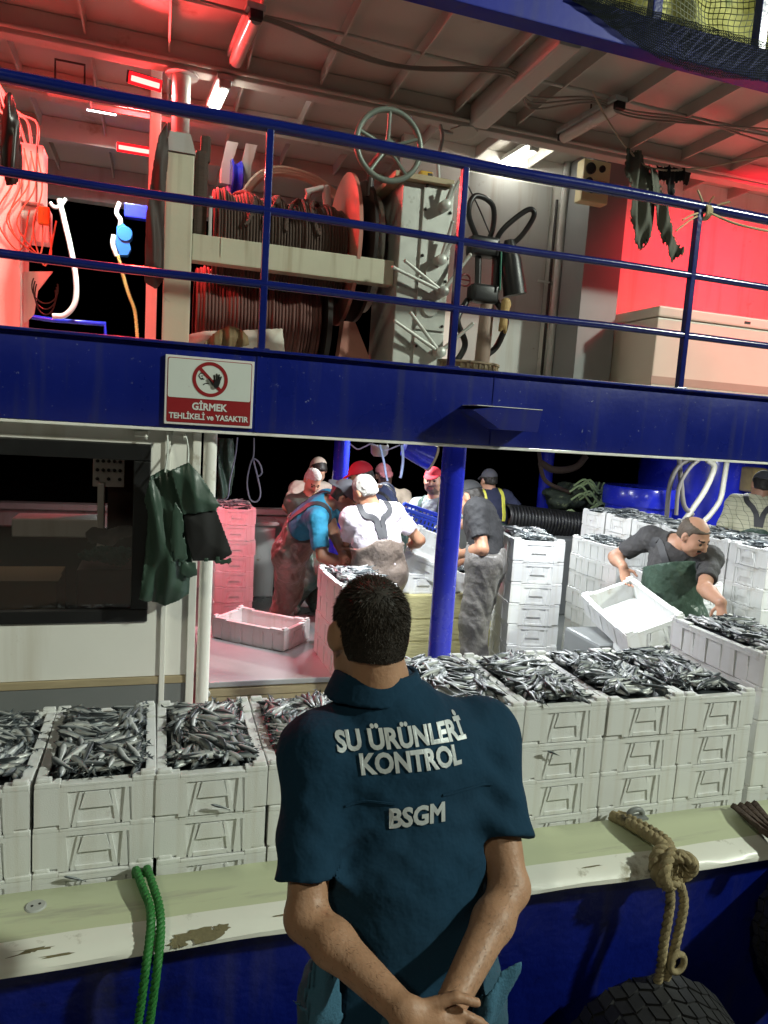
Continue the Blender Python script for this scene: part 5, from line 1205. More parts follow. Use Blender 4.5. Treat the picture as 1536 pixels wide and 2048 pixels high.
# ---- tyre fenders
def tyre(name, label, c, rot, R=.33, W=.21):
    t = thing(name, label, 'tyre', c, rot=rot, group='tyre fenders on the hull'); w = W/2
    M_ty = mat('tyre_rubber', (.035, .035, .037), .38, 0, .3, 12, .25, 50)
    mb = MB(); prof = [(R*.58, -w*.8), (R*.62, -w*.95), (R*.8, -w*1.06), (R*.93, -w*.98), (R*.975, -w*.86), (R*.985, -w*.5), (R*.985, w*.5), (R*.975, w*.86), (R*.93, w*.98), (R*.8, w*1.06), (R*.62, w*.95), (R*.58, w*.8), (R*.56, w*.6), (R*.75, 0), (R*.56, -w*.6), (R*.58, -w*.8)]
    mb.lathe(prof, (0, 0, 0), (0, 1, 0), 64); mb.build('carcass', M_ty, t, 50)
    # zigzag tread ribs
    tr_ = MB(); n = 44
    for row in range(5):
        v0 = -w*.86+row*(2*w*.86)/5
        for k in range(n):
            a0 = 2*math.pi*(k+.08)/n; a1 = 2*math.pi*(k+.92)/n; z_ = .010 if k % 2 else -.010
            wv = (2*w*.86)/5
            def P_(a, v, r): return (r*math.cos(a), v, r*math.sin(a))
            z0, z1 = (-.007, .007) if k % 2 == 0 else (.007, -.007); lo_, hi_ = v0+.005, v0+wv-.005; sh = .012*(row % 2)
            q = [(a0+sh, lo_+z0), (a1+sh, lo_+z1), (a1+sh+.02, hi_+z1), (a0+sh+.02, hi_+z0)]
            tr_.add([P_(a, v, R*.97) for a, v in q]+[P_(a, v, R*1.018) for a, v in q], [(4, 5, 6, 7), (0, 1, 5, 4), (1, 2, 6, 5), (2, 3, 7, 6), (3, 0, 4, 7)])
    tag(tr_.build('tread', M_ty, t), None, None, None, 'stuff')
    return t
tyre('tyre_fender', 'worn truck tyre fender with zigzag tread below the knotted tan rope', tuple(PY(1330, 2180, 1.81)), (math.radians(4), math.radians(0), math.radians(-10)), .33, .35)
tyre('tyre_fender', 'dark tyre fender cut off by the right edge', (2.55, 1.85, .0), (math.radians(-8), 0, math.radians(-8)), .31, .22)
hk2 = MB(); c_ = PY(1358, 1930, 1.87); hk2.tube([c_+V3(.03*math.cos(a), .01, .035*math.sin(a)) for a in np.linspace(0, 6.283, 15)[:-1]], .012, 8, close=True); tag(hk2.build('rope_eye', M_mr, None, 60), 'rope eye threaded through the top of the tyre', 'rope')
# ================================================================== PEOPLE
def ik(a, b, l1, l2, hint):
    a = np.array(a, float); b = np.array(b, float); d = b-a; L = np.linalg.norm(d)
    if L > (l1+l2)*.995: b = a+d/L*(l1+l2)*.995; d = b-a; L = np.linalg.norm(d)
    L = max(L, abs(l1-l2)+.02)
    x = (l1*l1-l2*l2+L*L)/(2*L); h = math.sqrt(max(l1*l1-x*x, 0)); n = d/np.linalg.norm(d)
    p = np.array(hint, float); p = p-n*(p@n); p = nrm(p)
    return a+n*x+p*h, b
def head_prims(F, c, B, s, parts=('all',), inf=0.0):
    """B rows: right, forward, up"""
    P = lambda x, y, z: np.array(c)+s*(B[0]*x+B[1]*y+B[2]*z)
    F.ell(P(0, -.012, .030), np.array((.075, .095, .092))*s+inf, B, .01)
    F.rc(P(0, .030, -.015), P(0, .052, -.082), .063*s, .034*s, .03)
    F.rc(P(-.030, .028, -.06), P(.030, .028, -.06), .040*s, .040*s, .025)
    F.rc(P(-.038, .058, -.018), P(.038, .058, -.018), .030*s, .030*s, .02)
    F.rc(P(-.030, .079, .026), P(.030, .079, .026), .013*s, .013*s, .014)
    F.rc(P(0, .090, .018), P(0, .112, -.022), .009*s, .0135*s, .009)
    F.rc(P(-.012, .096, -.026), P(.012, .096, -.026), .009*s, .009*s, .008)
    for q in (-1, 1):
        F.ell(P(q*.031, .101, .008), (.017*s, .017*s, .011*s), B, .010, 's')
        F.rc(P(q*.014, .0945, -.010), P(q*.040, .085, -.018), .009*s, .012*s, .012)
    F.rc(P(-.017, .088, -.054), P(.017, .088, -.054), .0075*s, .0075*s, .006)
    F.rc(P(-.013, .087, -.064), P(.013, .087, -.064), .0075*s, .0075*s, .006)
    F.rc(P(-.02, .099, -.0595), P(.02, .099, -.0595), .003*s, .003*s, .003, op='s')
    for q in (-1, 1):
        F.ell(P(q*.079, -.008, .000), (.013*s, .022*s, .033*s), np.array([B[0]*.94+B[1]*q*-.34, B[1]*.94+B[0]*q*.34, B[2]]), .007)
        F.ell(P(q*.088, .002, .002), (.007*s, .010*s, .017*s), B, .005, 's')
def hand(F, wr, d, n, side, curl, s=1.0, r=.0088, spread=1.0):
    """d: pointing direction, n: palm normal, side: +1 thumb towards cross(d,n)"""
    d = nrm(d); n = nrm(n-d*(np.dot(n, d))); t = np.cross(d, n)*side
    F.rc(wr, wr+d*.075*s, .030*s, .036*s, .012, (n, .55))
    for i, (o, L) in enumerate(((.030, .072), (.010, .080), (-.011, .074), (-.031, .058))):
        b0 = wr+d*.078*s+t*o*s*spread*.95; c1 = curl*(.9+.12*i)
        d1 = nrm(d*math.cos(c1*.6)+n*math.sin(c1*.6)+t*o*2.2*spread); d2 = nrm(d*math.cos(c1*1.5)+n*math.sin(c1*1.5))
        m = b0+d1*L*.5*s; e = m+d2*L*.5*s
        F.rc(b0-d*.015*s, m, r*1.1*s, r*s, .005); F.rc(m, e, r*s, r*.85*s, .003)
    tb = wr+d*.025*s+t*.028*s; tm = tb+nrm(d*.6+t*.75+n*.3)*.042*s; te = tm+nrm(d*.85+t*.25+n*.45*curl)*.034*s
    F.rc(tb, tm, r*1.35*s, r*1.15*s, .008); F.rc(tm, te, r*1.15*s, r*.9*s, .003)
def ribbon(path, bvh, width, m, parent, name, off=.006, n=20, thick=.004):
    P = bez(path, n); Q = []; Nn = []
    for p in P:
        loc, no, _, _ = bvh.find_nearest(Vector(p))
        no = np.array(no); Q.append(np.array(loc)+no*off); Nn.append(no)
    mb = MB(); vs = []; m_ = len(Q)
    for i in range(m_):
        t = nrm(Q[min(i+1, m_-1)]-Q[max(i-1, 0)]); w = nrm(np.cross(t, Nn[i]))*width/2
        vs += [Q[i]-w, Q[i]+w, Q[i]+w-Nn[i]*(thick+off), Q[i]-w-Nn[i]*(thick+off)]
    fs = []
    for i in range(m_-1):
        for k in range(4): fs.append((i*4+k, i*4+(k+1) % 4, (i+1)*4+(k+1) % 4, (i+1)*4+k))
    mb.add(vs, fs+[(0, 1, 2, 3), tuple((m_-1)*4+k for k in range(4))]); return mb.build(name, m, parent, 60)
def bvh_of(me):
    n = len(me.vertices); co = np.zeros(n*3, np.float32); me.vertices.foreach_get('co', co)
    return BVHTree.FromPolygons([Vector(p) for p in co.reshape(-1, 3).tolist()], [tuple(p.vertices) for p in me.polygons])

def person(label, hc, nk, pv, fwd, hd, wrL, wrR, elL=None, elR=None, feet=None, ground=DK, s=1.0, skin=M_skin, shirt=None, sleeve=.62,
           bib=None, bib_h=.30, bib_v=.55, straps=None, hair=None, cap=None, cap_dir=1, gloves=None, stub=False, brow=M_hair_d, h=.010, hh=None, handL=None, handR=None,
           neckline=.0, coat_open=None, sh_half=.175, girth=1.0, legs=True, bald=False, pants=M_clo3, shL=None, shR=None, moust=False, seed=1, group='people working on the boat'):
    hc, nk, pv = (np.array(q, float) for q in (hc, nk, pv))
    up = nrm(nk-pv); fw = np.array(fwd, float); fw = nrm(fw-up*(fw@up)); rt = np.cross(fw, up)
    root = thing('person', label, 'person', (pv[0], pv[1], ground), group=group); O = np.array((pv[0], pv[1], ground))
    hd = nrm(hd); hu = nrm(np.array((0, 0, 1.0))*.6+nrm(hc-nk)*.6); hr = nrm(np.cross(hd, hu)); hu = np.cross(hr, hd); HB = np.array([hr, hd, hu])
    SR = np.array(shR, float) if shR is not None else nk-up*.055*s+rt*sh_half*s
    SL = np.array(shL, float) if shL is not None else nk-up*.055*s-rt*sh_half*s
    l1, l2 = .285*s, .255*s
    ER, WR = ik(SR, wrR, l1, l2, elR if elR is not None else (rt*.6-up*.3-fw*.5)); EL, WL = ik(SL, wrL, l1, l2, elL if elL is not None else (-rt*.6-up*.3-fw*.5))
    hipR, hipL = pv+rt*.09*s-up*.03, pv-rt*.09*s-up*.03
    ft = feet or [(pv[0]-rt[0]*.12, pv[1]-rt[1]*.12), (pv[0]+rt[0]*.12, pv[1]+rt[1]*.12)]
    fl = nrm((fwd[0], fwd[1], 0))
    AL = np.array((ft[0][0], ft[0][1], ground+.09)); AR = np.array((ft[1][0], ft[1][1], ground+.09))
    KL, AL = ik(hipL, AL, .43*s, .42*s, fl); KR, AR = ik(hipR, AR, .43*s, .42*s, fl)
    mid = pv+(nk-pv)*.45-fw*.02
    def torso(F, o):
        g_ = girth
        F.rc(pv-rt*.065*s, pv+rt*.065*s, .118*s*g_+o, .118*s*g_+o, .03, (fw, .86))
        F.rc(pv+up*.05*s, mid+up*.02, .135*s*g_+o, .150*s*g_+o, .05, (fw, .74)); F.rc(mid, nk-up*.13*s, .150*s*g_+o, .160*s+o, .05, (fw, .70))
        F.rc(SL-up*.01+rt*.02*s, SR-up*.01-rt*.02*s, .066*s+o, .066*s+o, .05)
        F.rc(nk-up*.06*s-fw*.01, nk+up*.01, .085*s+o*.7, .060*s+o*.5, .04)
    allp = np.stack([hc, nk, pv, ER, WR, EL, WL, SR, SL, KL, KR, AL, AR]); lo = allp.min(0)-.24; hi = allp.max(0)+.24
    if not legs: lo[2] = pv[2]-.30
    # body, one continuous surface
    F = Field(lo, hi, h); torso(F, 0)
    F.rc(nk-up*.04, hc-hu*.03*s-hd*.018*s, .058*s, .054*s, .02)
    for S_, E_, W_ in ((SL, EL, WL), (SR, ER, WR)):
        F.ell(S_, (.062*s,)*3, None, .03); F.rc(S_, E_, .052*s, .041*s, .02); F.rc(E_, E_+(W_-E_)*.3, .043*s, .045*s, .015); F.rc(E_+(W_-E_)*.25, W_, .045*s, .030*s, .02, None)
    if legs:
        for H_, K_, A_ in ((hipL, KL, AL), (hipR, KR, AR)):
            F.rc(H_, K_, .085*s, .056*s, .03); F.rc(K_, A_, .056*s, .04*s, .02); F.rc(A_-(0, 0, .03), A_+fl*.14-(0, 0, .05), .04*s, .035*s, .02)
    hl = handL or (nrm(WL-EL), -rt, .5); hr_ = handR or (nrm(WR-ER), rt, .5)
    hand(F, WL, hl[0], np.array(hl[1], float), hl[3] if len(hl) > 3 else 1, hl[2], s, max(.0088, h*.95)); hand(F, WR, hr_[0], np.array(hr_[1], float), hr_[3] if len(hr_) > 3 else -1, hr_[2], s, max(.0088, h*.95))
    head_prims(F, hc, HB, s)
    def loc(P): return (P-hc)@HB.T/s
    def mf(P):
        q = loc(P); out = np.zeros(len(P), int)
        lip = (np.abs(q[:, 0]) < .022) & (q[:, 1] > .07) & (np.abs(q[:, 2]+.059) < .012); out[lip] = 1
        br = (np.abs(np.abs(q[:, 0])-.031) < .018) & (q[:, 1] > .065) & (np.abs(q[:, 2]-.032) < .0042); out[br] = 2
        if stub: out[(q[:, 2] < -.035) & (q[:, 2] > -.125) & (q[:, 1] > .0) & ~lip & (np.abs(q[:, 0])+.6*(q[:, 2]+.12) < .078)] = 3
        if moust: out[(np.abs(q[:, 0]) < .027) & (q[:, 1] > .075) & (q[:, 2] > -.052) & (q[:, 2] < -.034)] = 2
        if gloves is not None:
            for W_, E_ in ((WL, EL), (WR, ER)): out[((P-W_)@nrm(W_-E_) > -.03) & (np.linalg.norm(P-W_, axis=1) < .26)] = 4
        return out
    if hh:   # the head again on a finer grid is not possible in one field, so keep one grid fine enough
        pass
    me = F.mesh('body', [skin, M_lip, brow, M_stub, gloves or skin], mf); b = mesh_obj('body', me, root); b.location = -O
    def fin(me_, nm, par=root): o_ = mesh_obj(nm, me_, par); o_.location = -O; return o_
    for q in (-1, 1):
        e = MB(); ec = hc+s*(HB[0]*q*.031+HB[1]*.0805+HB[2]*.008); e.ball(ec-O, (.0125*s, .0125*s, .0125*s), 10); eo = e.build('eye', M_eye, root, 180)
    # shirt
    if shirt is not None:
        F = Field(lo, hi, h); torso(F, .014)
        for S_, E_, W_ in ((SL, EL, WL), (SR, ER, WR)):
            F.ell(S_, (.074*s,)*3, None, .04)
            if sleeve <= 1: F.rc(S_, E_, .070*s, .062*s, .03, None, 'u', (None, sleeve))
            else:
                F.rc(S_, E_, .068*s, .06*s, .03); F.rc(E_, W_, .06*s, .046*s, .03, None, 'u', (None, sleeve-1))
        F.wob(.0032, 26, seed); F.wob(.0016, 60, seed+3)
        F.plane(pv-up*.10*s, -up); F.rc(nk+up*(.028+neckline)+fw*.012, hc+hu*.1, .064*s, .10*s, .01, None, 's')
        sm = F.mesh('shirt', shirt); so = fin(sm, 'shirt')
    else: sm = me
    if bib is not None:
        F = Field(lo, hi, h); torso(F, .030)
        for H_, K_, A_ in ((hipL, KL, AL), (hipR, KR, AR)):
            F.rc(H_, K_, .118*s, .098*s, .05); F.rc(K_, A_, .098*s, .085*s, .03); F.rc(A_-(0, 0, .02), A_+fl*.15-(0, 0, .045), .06*s, .05*s, .02)
        F.wob(.0055, 17, seed+5, (1, 1, .6)); F.wob(.003, 34, seed+6)
        X, Y, Z = F.ax[0][:, None, None]-pv[0], F.ax[1][None, :, None]-pv[1], F.ax[2][None, None, :]-pv[2]
        dt = lambda v: X*v[0]+Y*v[1]+Z*v[2]
        cut = dt(up)-(bib_h+.35*np.clip(dt(fw), -.12, .12)-bib_v*np.maximum(np.abs(dt(rt))-.05, 0))
        F.f = np.maximum(F.f, cut.astype(np.float32)); bo = fin(F.mesh('bib_trousers', bib), 'bib_trousers')
    elif legs:
        F = Field(lo, hi, h)
        F.rc(pv-rt*.065*s, pv+rt*.065*s, .135*s, .135*s, .03, (fw, .86))
        for H_, K_, A_ in ((hipL, KL, AL), (hipR, KR, AR)):
            F.rc(H_, K_, .105*s, .082*s, .04); F.rc(K_, A_, .082*s, .065*s, .03); F.rc(A_-(0, 0, .02), A_+fl*.15-(0, 0, .045), .055*s, .045*s, .02)
        F.wob(.004, 20, seed+5); fin(F.mesh('trousers', pants), 'trousers')
    if straps is not None:
        bv = bvh_of(sm)
        for q in (-1, 1):
            top = nk-up*.01*s+rt*q*.10*s
            if straps[1] == 'y': bk = pv+up*(bib_h-.02)-fw*.16; path = [pv+up*(bib_h-.03)-fw*.16+rt*q*.012, pv+up*(bib_h+.10)-fw*.16+rt*q*.035, top-fw*.08-up*.02, top+up*.03, top+fw*.12-up*.08, pv+up*(bib_h+.02)+fw*.16+rt*q*.08]
            else: path = [pv+up*(bib_h-.04)-fw*.16+rt*q*.09, top-fw*.08-up*.02, top+up*.03, top+fw*.12-up*.08, pv+up*(bib_h+.02)+fw*.16+rt*q*.08]
            r_o = ribbon(path, bv, .042*s, straps[0], root, 'strap', .008, 26); r_o.location = -O
    # hair and cap
    top = bv_h = None
    if hair is not None:
        F = Field(hc-.17*s, hc+.17*s, min(h, .008)); F.ell(hc+s*(HB[1]*-.014+HB[2]*.030), np.array((.080, .100, .098))*s, HB, .0)
        F.ell(hc+s*(HB[1]*-.05+HB[2]*-.02), np.array((.066, .055, .07))*s, HB, .02)
        F.wob(.0025, 150, seed)
        X, Y, Z = F.ax[0][:, None, None]-hc[0], F.ax[1][None, :, None]-hc[1], F.ax[2][None, None, :]-hc[2]
        lx, ly, lz = ((X*HB[i][0]+Y*HB[i][1]+Z*HB[i][2])/s for i in range(3))
        line = np.where(ly > .02, .045+.6*(ly-.02), np.where(ly > -.02, .01+.0*ly, -.055+.3*np.abs(lx)))   # hairline height
        cutf = (line-lz)*.8
        if bald: cutf = np.maximum(cutf, np.maximum(.052-np.abs(lx), 0)*1.0+(lz-.105)-.0) if False else np.maximum(cutf, np.where(lz > .09, (.062-np.abs(lx))*.8, -1))
        F.f = np.maximum(F.f, (cutf*s).astype(np.float32)); fin(F.mesh('hair', hair), 'hair')
    if cap is not None:
        F = Field(hc-.25*s, hc+.25*s, min(h, .008)); cd = HB[1]*cap_dir
        F.ell(hc+s*(HB[1]*-.012+HB[2]*.032), np.array((.086, .107, .104))*s, HB, .0)
        F.plane(hc+HB[2]*.045*s-HB[1]*.0, -HB[2]+HB[1]*.12*cap_dir)
        bc = hc+s*(HB[2]*.052+cd*.085); bB = np.array([HB[0], nrm(cd-HB[2]*.28), nrm(HB[2]+cd*.28)])
        F.ell(bc, np.array((.074, .092, .0085))*s, bB, .006)
        F.plane(hc+HB[2]*.5, HB[2]); fin(F.mesh('cap', cap), 'cap')
    return root, dict(WL=WL, WR=WR, EL=EL, ER=ER, up=up, rt=rt, fw=fw, O=O, shirt=sm, HB=HB, SL=SL, SR=SR)

M_tee_blue = mat('tee_blue', (.03, .26, .42), .85, 0, .12, 8, .7, 12); M_tee_pink = mat('tee_pale', (.66, .60, .66), .85, 0, .08, 8, .7, 12); M_tee_navy = mat('tee_navy', (.055, .07, .16), .85, 0, .15, 8, .7, 12)
M_tee_blk = mat('tee_black', (.02, .02, .022), .85, 0, .2, 8, .7, 12); M_tee_gry = mat('tee_charcoal', (.06, .058, .06), .85, 0, .15, 8, .7, 12); M_tee_bei = mat('tee_beige', (.42, .34, .28), .85, 0, .12, 8, .7, 12)
M_sh_gry = mat('shirt_grey', (.24, .28, .28), .8, 0, .12, 8, .7, 12); M_cap_r = mat('cap_red', (.50, .012, .03), .7, 0, .1); M_cap_g = mat('cap_grey', (.10, .10, .115), .8, 0, .1); M_cap_b = mat('cap_black', (.02, .02, .022), .8); M_cap_bei = mat('cap_beige', (.45, .37, .29), .8, 0, .1); M_cap_m = mat('cap_maroon', (.06, .008, .012), .8)
def plaid():
    m = bpy.data.materials.new('plaid_shirt'); m.use_nodes = True; N = m.node_tree.nodes; L = m.node_tree.links; b = N['Principled BSDF']; tc = N.new('ShaderNodeTexCoord'); br = N.new('ShaderNodeTexBrick')
    br.inputs['Color1'].default_value = (.6, .58, .42, 1); br.inputs['Color2'].default_value = (.55, .54, .38, 1); br.inputs['Mortar'].default_value = (.16, .17, .12, 1); br.offset = 0; br.inputs['Scale'].default_value = 22; br.inputs['Mortar Size'].default_value = .03; br.inputs['Brick Width'].default_value = .8; br.inputs['Row Height'].default_value = .8
    mp = N.new('ShaderNodeMapping'); mp.inputs['Rotation'].default_value = (math.pi/2, 0, 0); L.new(tc.outputs['Object'], mp.inputs[0]); L.new(mp.outputs[0], br.inputs[0]); L.new(br.outputs[0], b.inputs['Base Color']); b.inputs['Roughness'].default_value = .85; return m
M_plaid = plaid()
P_ = PD
# blue shirt man bending to the crate
person('man in a bright blue tee and brown bib trousers bending over the pink crate', P_(690, 994, 5.22), P_(652, 1006, 5.3), P_(588, 1092, 5.5), (.9, -.35, -.2), (.80, -.30, -.55), P_(690, 1132, 5.0), P_(712, 1138, 5.1),
       elL=(-.2, -.3, -.6), elR=(-.2, -.2, -.6), feet=[(.92, 5.62), (.98, 5.86)], skin=M_skin2, shirt=M_tee_blue, sleeve=.78, bib=M_rubber_w, bib_h=.26, straps=(M_strap, 's'), hair=M_hair_d, cap=M_cap_g, cap_dir=-1, stub=True, seed=2, girth=1.08)
# pale shirt man seen from behind
_, pk_ = person('grey haired man in a pale pink tee with crossed braces seen from behind', P_(730, 984, 5.0), P_(744, 1016, 5.02), P_(757, 1148, 5.06), (-.1, .95, 0), (-.35, .75, -.45), P_(694, 1140, 5.36), P_(822, 1092, 5.38),
       elL=(-.35, -.5, -.5), elR=(.6, -.4, -.5), feet=[(1.30, 5.02), (1.58, 5.02)], skin=M_skin2, shirt=M_tee_pink, sleeve=.66, bib=M_rubber_w, bib_h=.30, straps=(M_strap, 'y'), hair=M_hair_g, seed=5, sh_half=.17, girth=1.05, s=.97)
# navy shirt man in a red cap
person('man in a navy tee and bright red cap with his back half turned', P_(722, 955, 5.85), P_(758, 985, 5.9), P_(780, 1095, 6.05), (-.8, .45, 0), (-.75, .35, -.35), P_(700, 1085, 5.8), P_(730, 1090, 6.1),
       skin=M_skin2, shirt=M_tee_navy, bib=M_rubber_g, bib_h=.30, straps=(M_strap, 's'), hair=M_hair_d, cap=M_cap_r, seed=7, girth=1.1)
# man in a red cap facing the camera with a blue basket
BK = P_(848, 1042, 6.35)
basket('plastic_basket', 'blue plastic basket held by the worker in black gloves', Vector(BK-V3(0, 0, .12)), Matrix.Rotation(math.radians(-25), 4, 'Z') @ Matrix.Rotation(math.radians(14), 4, 'Y'), M_bsk)
person('man in a red cap and grey shirt facing the camera with a blue basket', P_(866, 962, 6.7), P_(868, 1000, 6.75), P_(872, 1100, 6.8), (-.75, -.65, 0), (-.55, -.83, -.05), P_(880, 1050, 6.3), P_(826, 1030, 6.45), handL=(np.array((-.5, -.6, -.3)), np.array((0, .3, -.9)), .9), handR=(np.array((-.3, -.7, -.4)), np.array((.3, .3, -.9)), .9),
       shirt=M_sh_gry, sleeve=.9, bib=M_rubber_g, bib_h=.30, straps=(M_rubber_g, 's'), hair=M_hair_d, cap=M_cap_r, gloves=M_black, stub=True, seed=9, h=.009)
# two men at the far side, left
person('grey haired man in a green oilskin jacket looking down at the far side', P_(625, 962, 7.0), P_(618, 992, 7.05), P_(612, 1085, 7.2), (.15, -.95, 0), (.15, -.75, -.65), P_(600, 1050, 6.9), P_(650, 1050, 6.95), shirt=mat('oilskin_jacket', (.075, .115, .085), .4, 0, .2, 6, .3, 20), sleeve=1.9, bib=M_rubber_g, bib_h=.1, hair=M_hair_g, skin=M_skin, seed=11, girth=1.1)
person('man in a beige cap and beige tee stooping behind the oilskin jacket', P_(637, 940, 7.45), P_(624, 968, 7.55), P_(612, 1065, 7.65), (-.3, .95, 0), (-.25, .8, -.5), P_(590, 1030, 7.5), P_(655, 1040, 7.7), shirt=M_tee_bei, hair=M_hair_d, cap=M_cap_bei, seed=13)
# dark skinned man behind, half hidden
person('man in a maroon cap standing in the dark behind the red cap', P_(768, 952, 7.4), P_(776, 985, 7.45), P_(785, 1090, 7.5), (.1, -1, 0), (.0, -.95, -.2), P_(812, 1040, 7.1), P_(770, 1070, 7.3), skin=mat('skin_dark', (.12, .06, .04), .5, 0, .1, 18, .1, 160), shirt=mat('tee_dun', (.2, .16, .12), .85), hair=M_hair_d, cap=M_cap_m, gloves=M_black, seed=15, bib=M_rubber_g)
# black shirt man bending by the bin
person('man in a black tee and grey bib trousers bending beside the blue pillar', P_(938, 998, 5.05), P_(957, 1012, 5.0), P_(972, 1120, 4.92), (-.8, .55, 0), (-.7, .5, -.5), P_(924, 1108, 4.95), P_(932, 1118, 5.2), feet=[(2.16, 4.40), (2.24, 4.58)], skin=M_skin2, shirt=M_tee_blk, sleeve=.72, bib=M_rubber_n, bib_h=.10, hair=M_hair_d, cap=M_cap_b, seed=17)
# man with yellow braces, far right of the pillar
person('man in a navy shirt with yellow reflective braces at the far side', P_(978, 962, 7.8), P_(981, 985, 7.8), P_(985, 1075, 7.85), (.05, .95, 0), (-.1, .95, -.2), P_(960, 1050, 7.9), P_(1005, 1050, 7.9), shirt=mat('shirt_midnight', (.02, .025, .06), .85), hair=M_hair_d, cap=M_cap_g, cap_dir=1, bib=M_rubber_g, bib_h=.22, straps=(mat('brace_yellow', (.75, .72, .1), .6), 's'), seed=19)
# plaid shirt man at the right edge
person('man in a plaid shirt and green bib trousers at the right edge', P_(1524, 972, 6.2), P_(1516, 1000, 6.2), P_(1500, 1110, 6.2), (.55, .8, 0), (.5, .8, -.25), P_(1480, 1090, 6.3), P_(1545, 1090, 6.3), shirt=M_plaid, sleeve=.9, bib=M_rubber_g, bib_h=.27, straps=(M_strap, 'y'), hair=M_hair_d, cap=M_cap_g, cap_dir=-1, seed=21, girth=1.2)
# grey shirt man with the tilted crate
gwr = B-ex*.03+ez*.075+ey*.05
person('balding man in a charcoal tee and green bib stooping with a tilted crate', P_(1387, 1073, 4.48), P_(1350, 1089, 4.62), P_(1346, 1236, 4.70), (-.30, -.93, 0), (.22, -.80, -.50), P_(1443, 1205, 4.12), gwr, elL=(.25, .9, 0), elR=(.1, .9, -.2), s=1.0,
       handR=(nrm(V3(.15, -.35, -.9)), V3(-.1, -.9, .3), .55, -1), handL=(V3(0, -.2, -1), V3(-.6, 0, -.1), .3), feet=[(3.60, 4.20), (3.30, 4.30)], skin=M_skin, shirt=M_tee_gry, sleeve=.72, bib=M_rubber_g, bib_h=.37, bib_v=.1, straps=(M_strap, 's'), hair=M_hair_m, bald=True, moust=True, seed=23, h=.008, shR=P_(1300, 1076, 4.72), shL=P_(1420, 1116, 4.56), neckline=-.01)

